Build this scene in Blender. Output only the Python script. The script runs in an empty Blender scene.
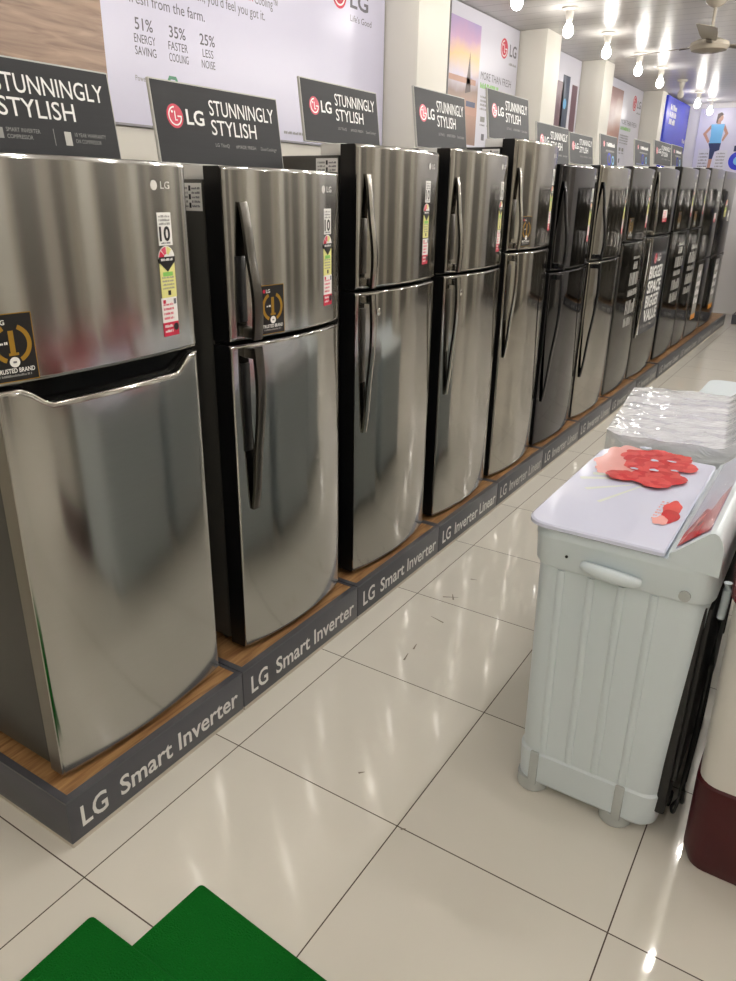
import bpy, bmesh, math, random
from mathutils import Vector, Matrix
rnd = random.Random(7)
SC = bpy.context.scene
COL = SC.collection
XT = {}
PI = math.pi

# ------------------------------------------------------------------ materials
def lin(h):
    h = h.lstrip('#')
    o = []
    for i in (0, 2, 4):
        c = int(h[i:i+2], 16)/255
        o.append(c/12.92 if c <= .04045 else ((c+.055)/1.055)**2.4)
    return (*o, 1)

def mat(name, hexc, rough=.5, metal=0., spec=.5, var=.06, scale=8., coat=0., emit=0., aniso=0., trans=0., alpha=1., bump=0., stretch=(1, 1, 1), rvar=0.):
    m = bpy.data.materials.new(name); m.use_nodes = True
    nt = m.node_tree; N = nt.nodes; L = nt.links
    b = N['Principled BSDF']
    c = lin(hexc)
    b.inputs['Roughness'].default_value = rough
    b.inputs['Metallic'].default_value = metal
    b.inputs['Specular IOR Level'].default_value = spec
    b.inputs['Coat Weight'].default_value = coat
    b.inputs['Coat Roughness'].default_value = .05
    b.inputs['Transmission Weight'].default_value = trans
    b.inputs['Alpha'].default_value = alpha
    tc = N.new('ShaderNodeTexCoord'); mp = N.new('ShaderNodeMapping')
    mp.inputs['Scale'].default_value = stretch
    no = N.new('ShaderNodeTexNoise'); no.inputs['Scale'].default_value = scale; no.inputs['Detail'].default_value = 4
    L.new(tc.outputs['Object'], mp.inputs['Vector']); L.new(mp.outputs['Vector'], no.inputs['Vector'])
    mx = N.new('ShaderNodeMix'); mx.data_type = 'RGBA'
    mx.inputs['A'].default_value = (c[0]*(1-var), c[1]*(1-var), c[2]*(1-var), 1)
    mx.inputs['B'].default_value = (min(1, c[0]*(1+var)), min(1, c[1]*(1+var)), min(1, c[2]*(1+var)), 1)
    L.new(no.outputs['Fac'], mx.inputs['Factor']); L.new(mx.outputs['Result'], b.inputs['Base Color'])
    if rvar:
        mr = N.new('ShaderNodeMapRange'); mr.inputs['To Min'].default_value = max(.01, rough-rvar); mr.inputs['To Max'].default_value = rough+rvar
        L.new(no.outputs['Fac'], mr.inputs['Value']); L.new(mr.outputs['Result'], b.inputs['Roughness'])
    if emit:
        b.inputs['Emission Color'].default_value = c; b.inputs['Emission Strength'].default_value = emit
    if aniso:
        b.inputs['Anisotropic'].default_value = aniso
        t = N.new('ShaderNodeTangent'); t.direction_type = 'RADIAL'; t.axis = 'Z'; b.inputs['Anisotropic Rotation'].default_value = .25
        L.new(t.outputs['Tangent'], b.inputs['Tangent'])
    if bump:
        bp = N.new('ShaderNodeBump'); bp.inputs['Strength'].default_value = bump; bp.inputs['Distance'].default_value = .01
        L.new(no.outputs['Fac'], bp.inputs['Height']); L.new(bp.outputs['Normal'], b.inputs['Normal'])
    return m

def math_node(N, L, op, a, b=None):
    n = N.new('ShaderNodeMath'); n.operation = op
    for i, v in enumerate((a, b)):
        if v is None: continue
        if isinstance(v, (int, float)): n.inputs[i].default_value = v
        else: L.new(v, n.inputs[i])
    return n.outputs[0]

def floor_mat():
    m = mat('polished_vitrified_tile', '#DCD8CD', rough=.05, spec=.5, var=.035, scale=3.0)
    nt = m.node_tree; N = nt.nodes; L = nt.links; b = N['Principled BSDF']
    g = N.new('ShaderNodeNewGeometry'); s = N.new('ShaderNodeSeparateXYZ'); L.new(g.outputs['Position'], s.inputs[0])
    ds = []
    for ax in ('X', 'Y'):
        q = math_node(N, L, 'DIVIDE', s.outputs[ax], .6)
        f = math_node(N, L, 'FRACT', math_node(N, L, 'ADD', q, 100.5))
        d = math_node(N, L, 'ABSOLUTE', math_node(N, L, 'SUBTRACT', f, .5))
        ds.append(math_node(N, L, 'LESS_THAN', d, .0030))
    k = math_node(N, L, 'MAXIMUM', ds[0], ds[1])
    base = b.inputs['Base Color'].links[0].from_socket
    # per tile tone and fine speckle
    v = N.new('ShaderNodeTexWhiteNoise')
    vm = N.new('ShaderNodeVectorMath'); vm.operation = 'MULTIPLY'; vm.inputs[1].default_value = (1/.6, 1/.6, 0)
    L.new(g.outputs['Position'], vm.inputs[0])
    fl = N.new('ShaderNodeVectorMath'); fl.operation = 'FLOOR'; L.new(vm.outputs[0], fl.inputs[0]); L.new(fl.outputs[0], v.inputs['Vector'])
    t = N.new('ShaderNodeMapRange'); t.inputs['To Min'].default_value = .95; t.inputs['To Max'].default_value = 1.03; L.new(v.outputs['Value'], t.inputs['Value'])
    mul = N.new('ShaderNodeVectorMath'); mul.operation = 'SCALE'; L.new(base, mul.inputs[0]); L.new(t.outputs[0], mul.inputs['Scale'])
    mx = N.new('ShaderNodeMix'); mx.data_type = 'RGBA'; mx.inputs['B'].default_value = lin('#4A3C30')
    L.new(k, mx.inputs['Factor']); L.new(mul.outputs[0], mx.inputs['A']); L.new(mx.outputs['Result'], b.inputs['Base Color'])
    r = math_node(N, L, 'ADD', math_node(N, L, 'MULTIPLY', k, .6), .05); L.new(r, b.inputs['Roughness'])
    return m

def ceiling_mat():
    m = mat('glossy_ceiling_panel', '#C6C3BF', rough=.30, spec=.25, var=.02, scale=2.0)
    nt = m.node_tree; N = nt.nodes; L = nt.links; b = N['Principled BSDF']
    g = N.new('ShaderNodeNewGeometry'); s = N.new('ShaderNodeSeparateXYZ'); L.new(g.outputs['Position'], s.inputs[0])
    f = math_node(N, L, 'FRACT', math_node(N, L, 'ADD', math_node(N, L, 'DIVIDE', s.outputs['Y'], .2), 100))
    d = math_node(N, L, 'ABSOLUTE', math_node(N, L, 'SUBTRACT', f, .5))
    k = math_node(N, L, 'LESS_THAN', d, .025)
    base = b.inputs['Base Color'].links[0].from_socket
    mx = N.new('ShaderNodeMix'); mx.data_type = 'RGBA'; mx.inputs['B'].default_value = lin('#9A9793')
    L.new(k, mx.inputs['Factor']); L.new(base, mx.inputs['A']); L.new(mx.outputs['Result'], b.inputs['Base Color'])
    w = N.new('ShaderNodeTexNoise'); w.inputs['Scale'].default_value = 30.0
    bp = N.new('ShaderNodeBump'); bp.inputs['Strength'].default_value = .05; bp.inputs['Distance'].default_value = .01
    L.new(w.outputs['Fac'], bp.inputs['Height']); L.new(bp.outputs['Normal'], b.inputs['Normal'])
    return m

def wood_mat(name, h1, h2, axis='Y', scale=6.0, rough=.35):
    m = mat(name, h1, rough=rough, var=.0)
    nt = m.node_tree; N = nt.nodes; L = nt.links; b = N['Principled BSDF']
    tc = N.new('ShaderNodeTexCoord'); mp = N.new('ShaderNodeMapping')
    mp.inputs['Scale'].default_value = (12, 1, 12) if axis == 'Y' else (1, 1.6, 16)
    if axis == 'P': mp.inputs['Rotation'].default_value = (.65, 0, 0)
    no = N.new('ShaderNodeTexNoise'); no.inputs['Scale'].default_value = scale; no.inputs['Detail'].default_value = 6; no.inputs['Distortion'].default_value = .6
    L.new(tc.outputs['Object'], mp.inputs[0]); L.new(mp.outputs[0], no.inputs['Vector'])
    cr = N.new('ShaderNodeValToRGB'); cr.color_ramp.elements[0].position = .35; cr.color_ramp.elements[1].position = .68
    cr.color_ramp.elements[0].color = lin(h1); cr.color_ramp.elements[1].color = lin(h2)
    L.new(no.outputs['Fac'], cr.inputs[0]); L.new(cr.outputs[0], b.inputs['Base Color'])
    return m

def ramp_mat(name, stops, z0, z1, noise=.12, rough=.35):
    """a printed picture: colour bands over the height, broken up by noise"""
    m = mat(name, '#888888', rough=rough)
    nt = m.node_tree; N = nt.nodes; L = nt.links; b = N['Principled BSDF']
    g = N.new('ShaderNodeNewGeometry'); s = N.new('ShaderNodeSeparateXYZ'); L.new(g.outputs['Position'], s.inputs[0])
    no = N.new('ShaderNodeTexNoise'); no.inputs['Scale'].default_value = 3.5; no.inputs['Detail'].default_value = 3
    L.new(g.outputs['Position'], no.inputs['Vector'])
    t = math_node(N, L, 'DIVIDE', math_node(N, L, 'SUBTRACT', s.outputs['Z'], z0), z1-z0)
    t = math_node(N, L, 'ADD', t, math_node(N, L, 'MULTIPLY', math_node(N, L, 'SUBTRACT', no.outputs['Fac'], .5), noise*4))
    cr = N.new('ShaderNodeValToRGB'); e = cr.color_ramp.elements
    e[0].position, e[0].color = stops[0][0], lin(stops[0][1]); e[1].position, e[1].color = stops[-1][0], lin(stops[-1][1])
    for p, h in stops[1:-1]:
        q = e.new(p); q.color = lin(h)
    L.new(t, cr.inputs[0]); L.new(cr.outputs[0], b.inputs['Base Color'])
    return m

def bulb_mat(strength):
    m = mat('lit_bulb', '#FFFAF4', rough=.4, emit=strength)
    return m

M = {}
M['floor'] = floor_mat()
M['ceiling'] = ceiling_mat()
M['wall'] = mat('painted_wall', '#DEDACF', rough=.55, var=.02, scale=2)
M['column'] = mat('painted_column', '#DEDBD1', rough=.5, var=.015, scale=2)
M['wall_far'] = mat('painted_wall_far', '#D9D7D6', rough=.5, var=.02, scale=2)
M['wall_right'] = mat('painted_wall_right', '#BDB7AC', rough=.6, var=.05, scale=.8)
M['steel'] = mat('brushed_steel', '#AFAEAB', rough=.12, metal=1, aniso=.8, var=.03, scale=40, stretch=(1, .2, 3))
M['steel_b'] = mat('satin_steel', '#A6A4A0', rough=.10, metal=1, aniso=.75, var=.03, scale=40, stretch=(1, .2, 3))
M['steel_c'] = mat('shiny_steel', '#A09D97', rough=.075, metal=1, aniso=.5, var=.03, scale=40, stretch=(1, .2, 3))
M['graphite'] = mat('graphite_steel', '#5F5E5C', rough=.09, metal=1, aniso=.3, var=.03, scale=40)
M['black_steel'] = mat('black_gloss_steel', '#403F42', rough=.05, metal=1, var=.03, scale=40)
M['edge_black'] = mat('black_door_edge', '#0D0D0E', rough=.3, var=.05)
M['edge_steel'] = mat('steel_door_edge', '#8E8A82', rough=.28, metal=1, var=.03, scale=40)
M['cabinet'] = mat('dark_grey_cabinet', '#4B4A46', rough=.35, metal=.3, var=.04, scale=30)
M['cabinet_black'] = mat('black_cabinet', '#151515', rough=.3, var=.04)
M['gloss_black'] = mat('gloss_black_plastic', '#040405', spec=.12, rough=.2, var=.03)
M['black'] = mat('black_plastic', '#111112', rough=.45, var=.05)
M['handle'] = mat('dark_satin_handle', '#5E5B56', rough=.28, metal=1, var=.03, scale=30)
M['handle_steel'] = mat('bright_handle', '#A9A6A0', rough=.18, metal=1, var=.03, scale=30)
M['handle_black'] = mat('black_gloss_handle', '#17171A', rough=.1, var=.03)
M['chrome'] = mat('chrome', '#D8D6D0', rough=.1, metal=1, var=.02)
M['badge'] = mat('silver_badge', '#D6D4CF', rough=.3, metal=.2, var=.02)
M['plinth'] = mat('slate_grey_laminate', '#4A4B51', rough=.38, var=.05, scale=12)
M['plinth_top'] = wood_mat('oak_laminate', '#7E5836', '#B08A5C')
M['skirt'] = mat('pale_base_strip', '#BDB6A8', rough=.5, var=.04)
M['letter'] = mat('white_vinyl_letter', '#DEDDDA', rough=.4, var=.03)
M['letter_worn'] = mat('worn_vinyl_letter', '#B9B8B4', rough=.5, var=.15, scale=60)
M['board'] = mat('dark_brushed_board', '#333436', rough=.5, spec=.15, var=.12, scale=10, stretch=(1, .3, 14))
M['board_edge'] = mat('pale_board_edge', '#B9B8B2', rough=.5, var=.04)
M['white_text'] = mat('white_print', '#E8E8E6', rough=.4, var=.02)
M['grey_text'] = mat('grey_print', '#6E6C74', rough=.5, var=.02)
M['pale_text'] = mat('pale_grey_print', '#8C8B88', rough=.5, var=.02)
M['red'] = mat('red_print', '#C6193F', rough=.35, var=.04)
M['pink_red'] = mat('pink_red_print', '#D8506A', rough=.4, var=.04)
M['green'] = mat('green_print', '#4F8F6E', rough=.4, var=.05)
M['lime'] = mat('lime_print', '#7DBE5A', rough=.4, var=.05)
M['paper'] = mat('white_sticker', '#E9E8E4', rough=.4, var=.02)
M['black_print'] = mat('black_print', '#121214', rough=.3, var=.04)
M['yellow'] = mat('yellow_label', '#DDD98A', rough=.4, var=.04)
M['orange'] = mat('orange_print', '#D9902E', rough=.4, var=.04)
M['gold'] = mat('gold_print', '#A8822E', rough=.3, metal=.5, var=.15, scale=60)
M['poster'] = mat('poster_lavender_white', '#CFCDE0', rough=.28, var=.015, scale=2)
M['poster_white'] = mat('poster_white', '#D2D1DC', rough=.3, var=.015, scale=2)
M['poster_edge'] = mat('poster_edge_grey', '#8F8E92', rough=.5)
M['parquet'] = wood_mat('printed_parquet', '#806450', '#AC8E74', axis='P', scale=2.2)
M['sunset'] = ramp_mat('printed_sunset', [(0, '#8A6A5A'), (.25, '#B48A74'), (.42, '#8C7468'), (.55, '#C9BFD0'), (.7, '#E8C48A'), (.82, '#C9A0C0'), (1, '#A99AC8')], 2.1, 2.97, .06)
M['dusk'] = ramp_mat('printed_interior', [(0, '#8C5E52'), (.4, '#B98A74'), (.6, '#D8C8C0'), (.8, '#A07468'), (1, '#8A6058')], 2.1, 3.0, .08)
M['blue'] = mat('blue_poster', '#2A3AC8', rough=.25, var=.12, scale=2.5)
M['banner'] = mat('dark_grey_print', '#3B3C42', rough=.3, var=.05)
M['mid_text'] = mat('mid_grey_print', '#A8A7A3', rough=.4, var=.04)
M['navy'] = mat('navy_print', '#26345E', rough=.35, var=.2, scale=20)
M['sky'] = mat('light_blue_print', '#6FB4E0', rough=.4, var=.05)
M['skin'] = mat('printed_skin', '#B98C78', rough=.4, var=.05)
M['hair'] = mat('printed_hair', '#4A3430', rough=.4, var=.05)
M['dark_phone'] = mat('printed_dark_slab', '#33405A', rough=.3, var=.3, scale=6)
M['plum'] = mat('printed_plum_slab', '#6A4A58', rough=.3, var=.2, scale=6)
M['lampbase'] = mat('white_lamp_plastic', '#CFCBC2', rough=.35, var=.03)
M['bulb'] = bulb_mat(56)
M['bulb_strong'] = bulb_mat(320)  # unseen rows burn brighter than the visible row, to lift floor and doors
M['bulb_off'] = mat('unlit_bulb', '#D8D4CC', rough=.2, var=.02)
M['fan'] = mat('ivory_fan_enamel', '#A39B8E', rough=.25, var=.05)
M['fan_dark'] = mat('fan_trim', '#6A635A', rough=.3, metal=.6, var=.05)
M['wash_white'] = mat('white_abs_plastic', '#D2DDE2', rough=.28, var=.015, scale=3)
M['wash_lid'] = mat('glossy_lid_glass', '#D6DAF0', rough=.05, spec=.6, var=.015, scale=3, coat=.5)
M['wash_grey'] = mat('clear_grey_plastic', '#B7BCBB', rough=.2, var=.03)
M['wash_cream'] = mat('cream_white_plastic', '#D6D4CE', rough=.4, var=.015, scale=3)
M['maroon'] = mat('maroon_plastic', '#430A11', rough=.42, spec=.3, var=.05)
M['maroon_lid'] = mat('red_gloss_plastic', '#7E0F1C', rough=.15, var=.05)
M['petal'] = mat('red_petal_print', '#DB4A4A', rough=.06, var=.12, scale=22, coat=.5)
M['petal_mid'] = mat('mid_red_petal_print', '#D03A3C', rough=.06, var=.12, scale=22, coat=.5)
M['petal_deep'] = mat('deep_red_petal_print', '#C41E2A', rough=.06, var=.2, scale=22, coat=.5)
M['petal_pale'] = mat('pale_pink_petal_print', '#EBA7A2', rough=.06, var=.08, scale=22, coat=.5)
M['stem_print'] = mat('pale_green_stem_print', '#E0E6DE', rough=.06, var=.05, coat=.5)
M['turf'] = mat('green_needle_carpet', '#0E6A20', rough=.95, spec=.1, var=.35, scale=260, bump=.9)
M['turf_edge'] = mat('brown_carpet_backing', '#5C5440', rough=.9, var=.2, scale=60)
M['rubber'] = mat('black_rubber', '#161616', rough=.5, var=.06)
M['scuff'] = mat('dark_scuff', '#7A7060', rough=.5, var=.2, scale=30)
def film_mat(name, mix, hexc='#F0F2F4', bump=.6, scale=(18, 7, 10)):
    m = bpy.data.materials.new(name); m.use_nodes = True
    nt = m.node_tree; N = nt.nodes; L = nt.links
    for n in list(N): N.remove(n)
    out = N.new('ShaderNodeOutputMaterial'); ms = N.new('ShaderNodeMixShader'); tr = N.new('ShaderNodeBsdfTransparent')
    b = N.new('ShaderNodeBsdfPrincipled'); b.inputs['Base Color'].default_value = lin(hexc); b.inputs['Roughness'].default_value = .12
    b.inputs['Coat Weight'].default_value = 1
    tc = N.new('ShaderNodeTexCoord'); mp = N.new('ShaderNodeMapping'); mp.inputs['Scale'].default_value = scale
    no = N.new('ShaderNodeTexNoise'); no.inputs['Scale'].default_value = 1.6; no.inputs['Detail'].default_value = 5; no.inputs['Distortion'].default_value = 1.5
    L.new(tc.outputs['Object'], mp.inputs[0]); L.new(mp.outputs[0], no.inputs['Vector'])
    bp = N.new('ShaderNodeBump'); bp.inputs['Strength'].default_value = bump; bp.inputs['Distance'].default_value = .03
    L.new(no.outputs['Fac'], bp.inputs['Height']); L.new(bp.outputs['Normal'], b.inputs['Normal'])
    ms.inputs['Fac'].default_value = mix
    L.new(tr.outputs[0], ms.inputs[1]); L.new(b.outputs[0], ms.inputs[2]); L.new(ms.outputs[0], out.inputs[0])
    return m
M['film'] = film_mat('clear_crinkled_film', .72, '#F6F8FA', .5, (5, 26, 10))
M['film_thin'] = film_mat('thin_clear_film', .22, scale=(14, 5, 14))

# ------------------------------------------------------------------ mesh builder
class MB:
    def __init__(s):
        s.v = []; s.f = []; s.m = []; s.mats = []
    def mi(s, key):
        if key not in s.mats: s.mats.append(key)
        return s.mats.index(key)
    def add(s, vs, fs, key, fn=None):
        o = len(s.v); k = s.mi(key)
        s.v += [tuple(fn(*p)) if fn else tuple(p) for p in vs]
        for f in fs:
            s.f.append(tuple(i+o for i in f)); s.m.append(k)
    def box(s, x0, x1, y0, y1, z0, z1, key, bev=0., seg=2, fn=None):
        if bev <= 0:
            vs = [(x, y, z) for x in (x0, x1) for y in (y0, y1) for z in (z0, z1)]
            fs = [(0, 1, 3, 2), (4, 6, 7, 5), (0, 4, 5, 1), (2, 3, 7, 6), (0, 2, 6, 4), (1, 5, 7, 3)]
            s.add(vs, fs, key, fn); return
        bm = bmesh.new(); bmesh.ops.create_cube(bm, size=1)
        for v in bm.verts:
            v.co = Vector(((x0+x1)/2+v.co.x*(x1-x0), (y0+y1)/2+v.co.y*(y1-y0), (z0+z1)/2+v.co.z*(z1-z0)))
        bmesh.ops.bevel(bm, geom=list(bm.edges), offset=bev, segments=seg, affect='EDGES', profile=.5)
        bm.verts.ensure_lookup_table()
        s.add([v.co[:] for v in bm.verts], [[v.index for v in f.verts] for f in bm.faces], key, fn); bm.free()
    def prism(s, pts, a0, a1, axis, key, fn=None):
        """extrude a 2-D outline along an axis ('x': pts=(y,z), 'y': (x,z), 'z': (x,y))"""
        n = len(pts)
        mk = {'x': lambda p, a: (a, p[0], p[1]), 'y': lambda p, a: (p[0], a, p[1]), 'z': lambda p, a: (p[0], p[1], a)}[axis]
        vs = [mk(p, a0) for p in pts]+[mk(p, a1) for p in pts]
        fs = [tuple(range(n))[::-1], tuple(range(n, 2*n))]+[(i, (i+1) % n, n+(i+1) % n, n+i) for i in range(n)]
        s.add(vs, fs, key, fn)
    def loft(s, rings, key, cap=True, fn=None):
        n = len(rings[0]); vs = [p for r in rings for p in r]; fs = []
        for k in range(len(rings)-1):
            for i in range(n):
                fs.append((k*n+i, k*n+(i+1) % n, (k+1)*n+(i+1) % n, (k+1)*n+i))
        if cap:
            fs.append(tuple(range(n))[::-1]); fs.append(tuple((len(rings)-1)*n+i for i in range(n)))
        s.add(vs, fs, key, fn)
    def lathe(s, c, prof, key, n=24, axis='z'):
        rings = []
        for r, h in prof:
            ring = []
            for i in range(n):
                a = 2*PI*i/n
                if axis == 'z': ring.append((c[0]+r*math.cos(a), c[1]+r*math.sin(a), c[2]+h))
                elif axis == 'x': ring.append((c[0]+h, c[1]+r*math.cos(a), c[2]+r*math.sin(a)))
                else: ring.append((c[0]+r*math.cos(a), c[1]+h, c[2]+r*math.sin(a)))
            rings.append(ring)
        s.loft(rings, key)
    def tube(s, pts, r, key, n=10):
        pts = [Vector(p) for p in pts]; rings = []
        up = Vector((0, 0, 1))
        for i, p in enumerate(pts):
            d = (pts[min(i+1, len(pts)-1)]-pts[max(i-1, 0)]).normalized()
            a = d.cross(up)
            if a.length < .05: a = d.cross(Vector((0, 1, 0)))
            a.normalize(); b = d.cross(a)
            rr = r[i] if isinstance(r, (list, tuple)) else r
            rings.append([tuple(p+a*rr*math.cos(2*PI*k/n)+b*rr*math.sin(2*PI*k/n)) for k in range(n)])
        s.loft(rings, key)
    # flat artwork in (u, v, w) space: u right, v up, w out of the surface
    def rect(s, u0, u1, v0, v1, w, key, fn, nu=6):
        vs = []; fs = []
        for i in range(nu+1):
            u = u0+(u1-u0)*i/nu; vs += [(u, v0, w), (u, v1, w)]
        for i in range(nu): fs.append((2*i, 2*i+2, 2*i+3, 2*i+1))
        s.add(vs, fs, key, fn)
    def poly(s, pts, w, key, fn):
        s.add([(p[0], p[1], w) for p in pts], [tuple(range(len(pts)))], key, fn)
    def disc(s, u, v, r, w, key, fn, n=24, ry=None):
        ry = ry or r
        s.poly([(u+r*math.cos(2*PI*i/n), v+ry*math.sin(2*PI*i/n)) for i in range(n)], w, key, fn)
    def arc(s, u, v, r0, r1, a0, a1, w, key, fn, n=24):
        vs = []; fs = []
        for i in range(n+1):
            a = a0+(a1-a0)*i/n
            vs += [(u+r0*math.cos(a), v+r0*math.sin(a), w), (u+r1*math.cos(a), v+r1*math.sin(a), w)]
        for i in range(n): fs.append((2*i, 2*i+1, 2*i+3, 2*i+2))
        s.add(vs, fs, key, fn)
    def text(s, body, u, v, h, w, key, fn, width=None, align='L', bold=.0, thick=0.):
        """letters with cap height h, baseline at v, left edge (or centre) at u"""
        vs, fs, x1 = glyphs(body, bold)
        k = h/CAP; kx = k if width is None else width/x1
        off = 0 if align == 'L' else (-x1*kx/2 if align == 'C' else -x1*kx)
        s.add([(u+off+p[0]*kx, v+p[1]*k, w) for p in vs], fs, key, fn)
        if thick:
            pass
    def scribble(s, u0, u1, v, h, w, key, fn, seed=1, sq=1.):
        """a row of small strokes for print too small to read"""
        r = random.Random(seed); u = u0
        while u < u1-h*.3:
            d = h*r.uniform(.35, .6)*sq
            hh = h*r.choice((1, 1, .72))
            s.rect(u, min(u1, u+d), v, v+hh, w, key, fn, 1)
            u += d+h*sq*r.choice((.14, .14, .14, .5))
    def lg_mark(s, u, v, r, w, fn, red='red', white='white_text'):
        s.disc(u, v, r, w, red, fn, 32)
        w2 = w+.0006
        s.arc(u, v, r*.68, r*.80, PI/2, 2*PI, w2, white, fn, 30)
        s.rect(u+r*.28, u+r*.80, v-r*.06, v+r*.06, w2, white, fn, 1)
        s.rect(u-r*.06, u+r*.06, v-r*.32, v+r*.42, w2, white, fn, 1)
        s.rect(u-r*.06, u+r*.26, v-r*.38, v-r*.27, w2, white, fn, 1)
        s.disc(u-r*.32, v+r*.34, r*.11, w2, white, fn, 12)
    def build(s, name, parent=None, loc=None, smooth=35):
        me = bpy.data.meshes.new(name)
        o = Vector(loc) if loc is not None else (Vector(XT[parent.name, '_o']) if parent is not None else Vector((0, 0, 0)))
        me.from_pydata([tuple(Vector(p)-o) for p in s.v], [], s.f)
        for k in s.mats: me.materials.append(M[k])
        me.polygons.foreach_set('material_index', s.m)
        me.polygons.foreach_set('use_smooth', [True]*len(me.polygons))
        me.validate(); me.update()
        bm = bmesh.new(); bm.from_mesh(me); bmesh.ops.recalc_face_normals(bm, faces=list(bm.faces)) if smooth and not getattr(s, 'flat', False) else None
        bm.to_mesh(me); bm.free()
        me.set_sharp_from_angle(angle=math.radians(smooth))
        ob = bpy.data.objects.new(name, me); COL.objects.link(ob)
        if parent is not None:
            ob.parent = parent; XT[ob.name, '_o'] = tuple(XT[parent.name, '_o'])
        else:
            ob.location = o; XT[ob.name, '_o'] = tuple(o)
        return ob

_G = {}; CAP = .7
def glyphs(body, bold):
    key = (body, bold)
    if key in _G: return _G[key]
    cu = bpy.data.curves.new('t', 'FONT'); cu.body = body; cu.size = 1; cu.offset = bold; cu.resolution_u = 3
    ob = bpy.data.objects.new('t', cu); COL.objects.link(ob)
    bpy.context.view_layer.update()
    me = bpy.data.meshes.new_from_object(ob.evaluated_get(bpy.context.evaluated_depsgraph_get()))
    vs = [tuple(v.co) for v in me.vertices]; fs = [tuple(p.vertices) for p in me.polygons]
    x0 = min(p[0] for p in vs); x1 = max(p[0] for p in vs)
    vs = [(p[0]-x0, p[1], 0) for p in vs]
    bpy.data.objects.remove(ob); bpy.data.curves.remove(cu); bpy.data.meshes.remove(me)
    _G[key] = (vs, fs, x1-x0)
    return _G[key]
CAP = max(p[1] for p in glyphs('H', 0)[0])

def empty(name, loc, label, cat, group=None):
    o = bpy.data.objects.new(name, None); COL.objects.link(o); o.location = loc; o.empty_display_size = .1
    XT[o.name, '_o'] = tuple(loc); tag(o, label, cat, group); return o
def tag(o, label, cat, group=None, kind=None):
    o['label'] = label; o['category'] = cat
    if group: o['group'] = group
    if kind: o['kind'] = kind
    return o
def struct(o, label=None):
    o['kind'] = 'structure'
    if label: o['label'] = label; o['category'] = 'structure'
    return o
def copy_tree(o, parent=None):
    c = o.copy(); COL.objects.link(c); c.parent = parent
    for ch in list(o.children): copy_tree(ch, c)
    return c
def rr(x0, x1, y0, y1, r, z, n=6):
    pts = []
    for cx, cy, a0 in ((x1-r, y1-r, 0), (x0+r, y1-r, PI/2), (x0+r, y0+r, PI), (x1-r, y0+r, 1.5*PI)):
        for i in range(n+1):
            a = a0+PI/2*i/n; pts.append((cx+r*math.cos(a), cy+r*math.sin(a), z))
    return pts

# ------------------------------------------------------------------ setting
H = 3.05
XW, XC, YF, YB, XR = -1.6, -1.33, 12.5, -3.2, 4.6
def slab(name, x0, x1, y0, y1, z0, z1, key):
    b = MB(); b.box(x0, x1, y0, y1, z0, z1, key); return struct(b.build(name))
floor = slab('floor', XW-.2, XR+.2, YB-.2, YF+.2, -.12, 0, 'floor')
slab('ceiling', XW-.2, XR+.2, YB-.2, YF+.2, H, H+.12, 'ceiling')
slab('wall_left', XW-.2, XW, YB-.2, YF+.2, 0, H, 'wall')
slab('wall_far', XW, XR, YF, YF+.2, 0, H, 'wall_far')
slab('wall_right', XR, XR+.2, YB-.2, YF+.2, 0, H, 'wall_right')
slab('wall_back', XW, XR, YB-.2, YB, 0, H, 'wall_right')
for i, (y0, y1) in enumerate(((3.99, 4.42), (6.28, 6.65), (8.05, 8.40), (10.75, 11.05)), 1):
    b = MB(); b.box(XW-.01, XC, y0, y1, 0, H, 'column', .006); struct(b.build('trim_%d' % i))
# unseen pillars and dark panels added on the right wall, to streak the door reflections
M['panel_dark'] = mat('dark_reflection_panel', '#74716A', rough=.5, var=.08, scale=2)
n_ = 5
for y0, y1, dep, zt, key in ((-1.6, -.7, .05, 2.3, 'panel_dark'), (-.4, .0, .28, H, 'column'), (.5, 1.0, .05, 2.3, 'panel_dark'), (1.35, 1.75, .28, H, 'column'), (2.0, 2.5, .05, 2.3, 'panel_dark'), (2.9, 3.15, .05, 2.3, 'panel_dark'), (3.4, 3.8, .28, H, 'column'),
                             (4.2, 4.9, .05, 2.3, 'panel_dark'), (5.3, 5.7, .28, H, 'column'), (6.0, 6.4, .05, 2.3, 'panel_dark'), (6.8, 7.6, .05, 2.3, 'panel_dark'), (8.0, 8.4, .28, H, 'column'), (8.9, 10.2, .05, 2.3, 'panel_dark'), (10.5, 10.9, .28, H, 'column')):
    b = MB(); b.box(XR-dep, XR+.01, y0, y1, 0, zt, key, .006); struct(b.build('trim_%d' % n_)); n_ += 1
# a few dark heel and trolley marks on the tiles
b = MB(); FM = lambda u, v, w: (u, v, w)
for (x, y, a, l) in ((.142, 1.853, .5, .07), (.150, 1.86, 2.1, .05), (.179, 1.651, 2.9, .07), (.205, 1.34, 1.75, .05), (.20, 1.42, 1.75, .04), (.158, 2.063, .3, .03), (.62, .60, .6, .015), (.40, .72, .8, .02)):
    dx, dy = math.cos(a)*l/2, math.sin(a)*l/2; nx, ny = -math.sin(a)*.004, math.cos(a)*.004
    b.poly([(x-dx-nx, y-dy-ny), (x+dx-nx*.3, y+dy-ny*.3), (x+dx+nx*.3, y+dy+ny*.3), (x-dx+nx, y-dy+ny)], .0006, 'scuff', FM)
sc = b.build('scuff_mark', floor); sc['kind'] = 'stuff'

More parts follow.
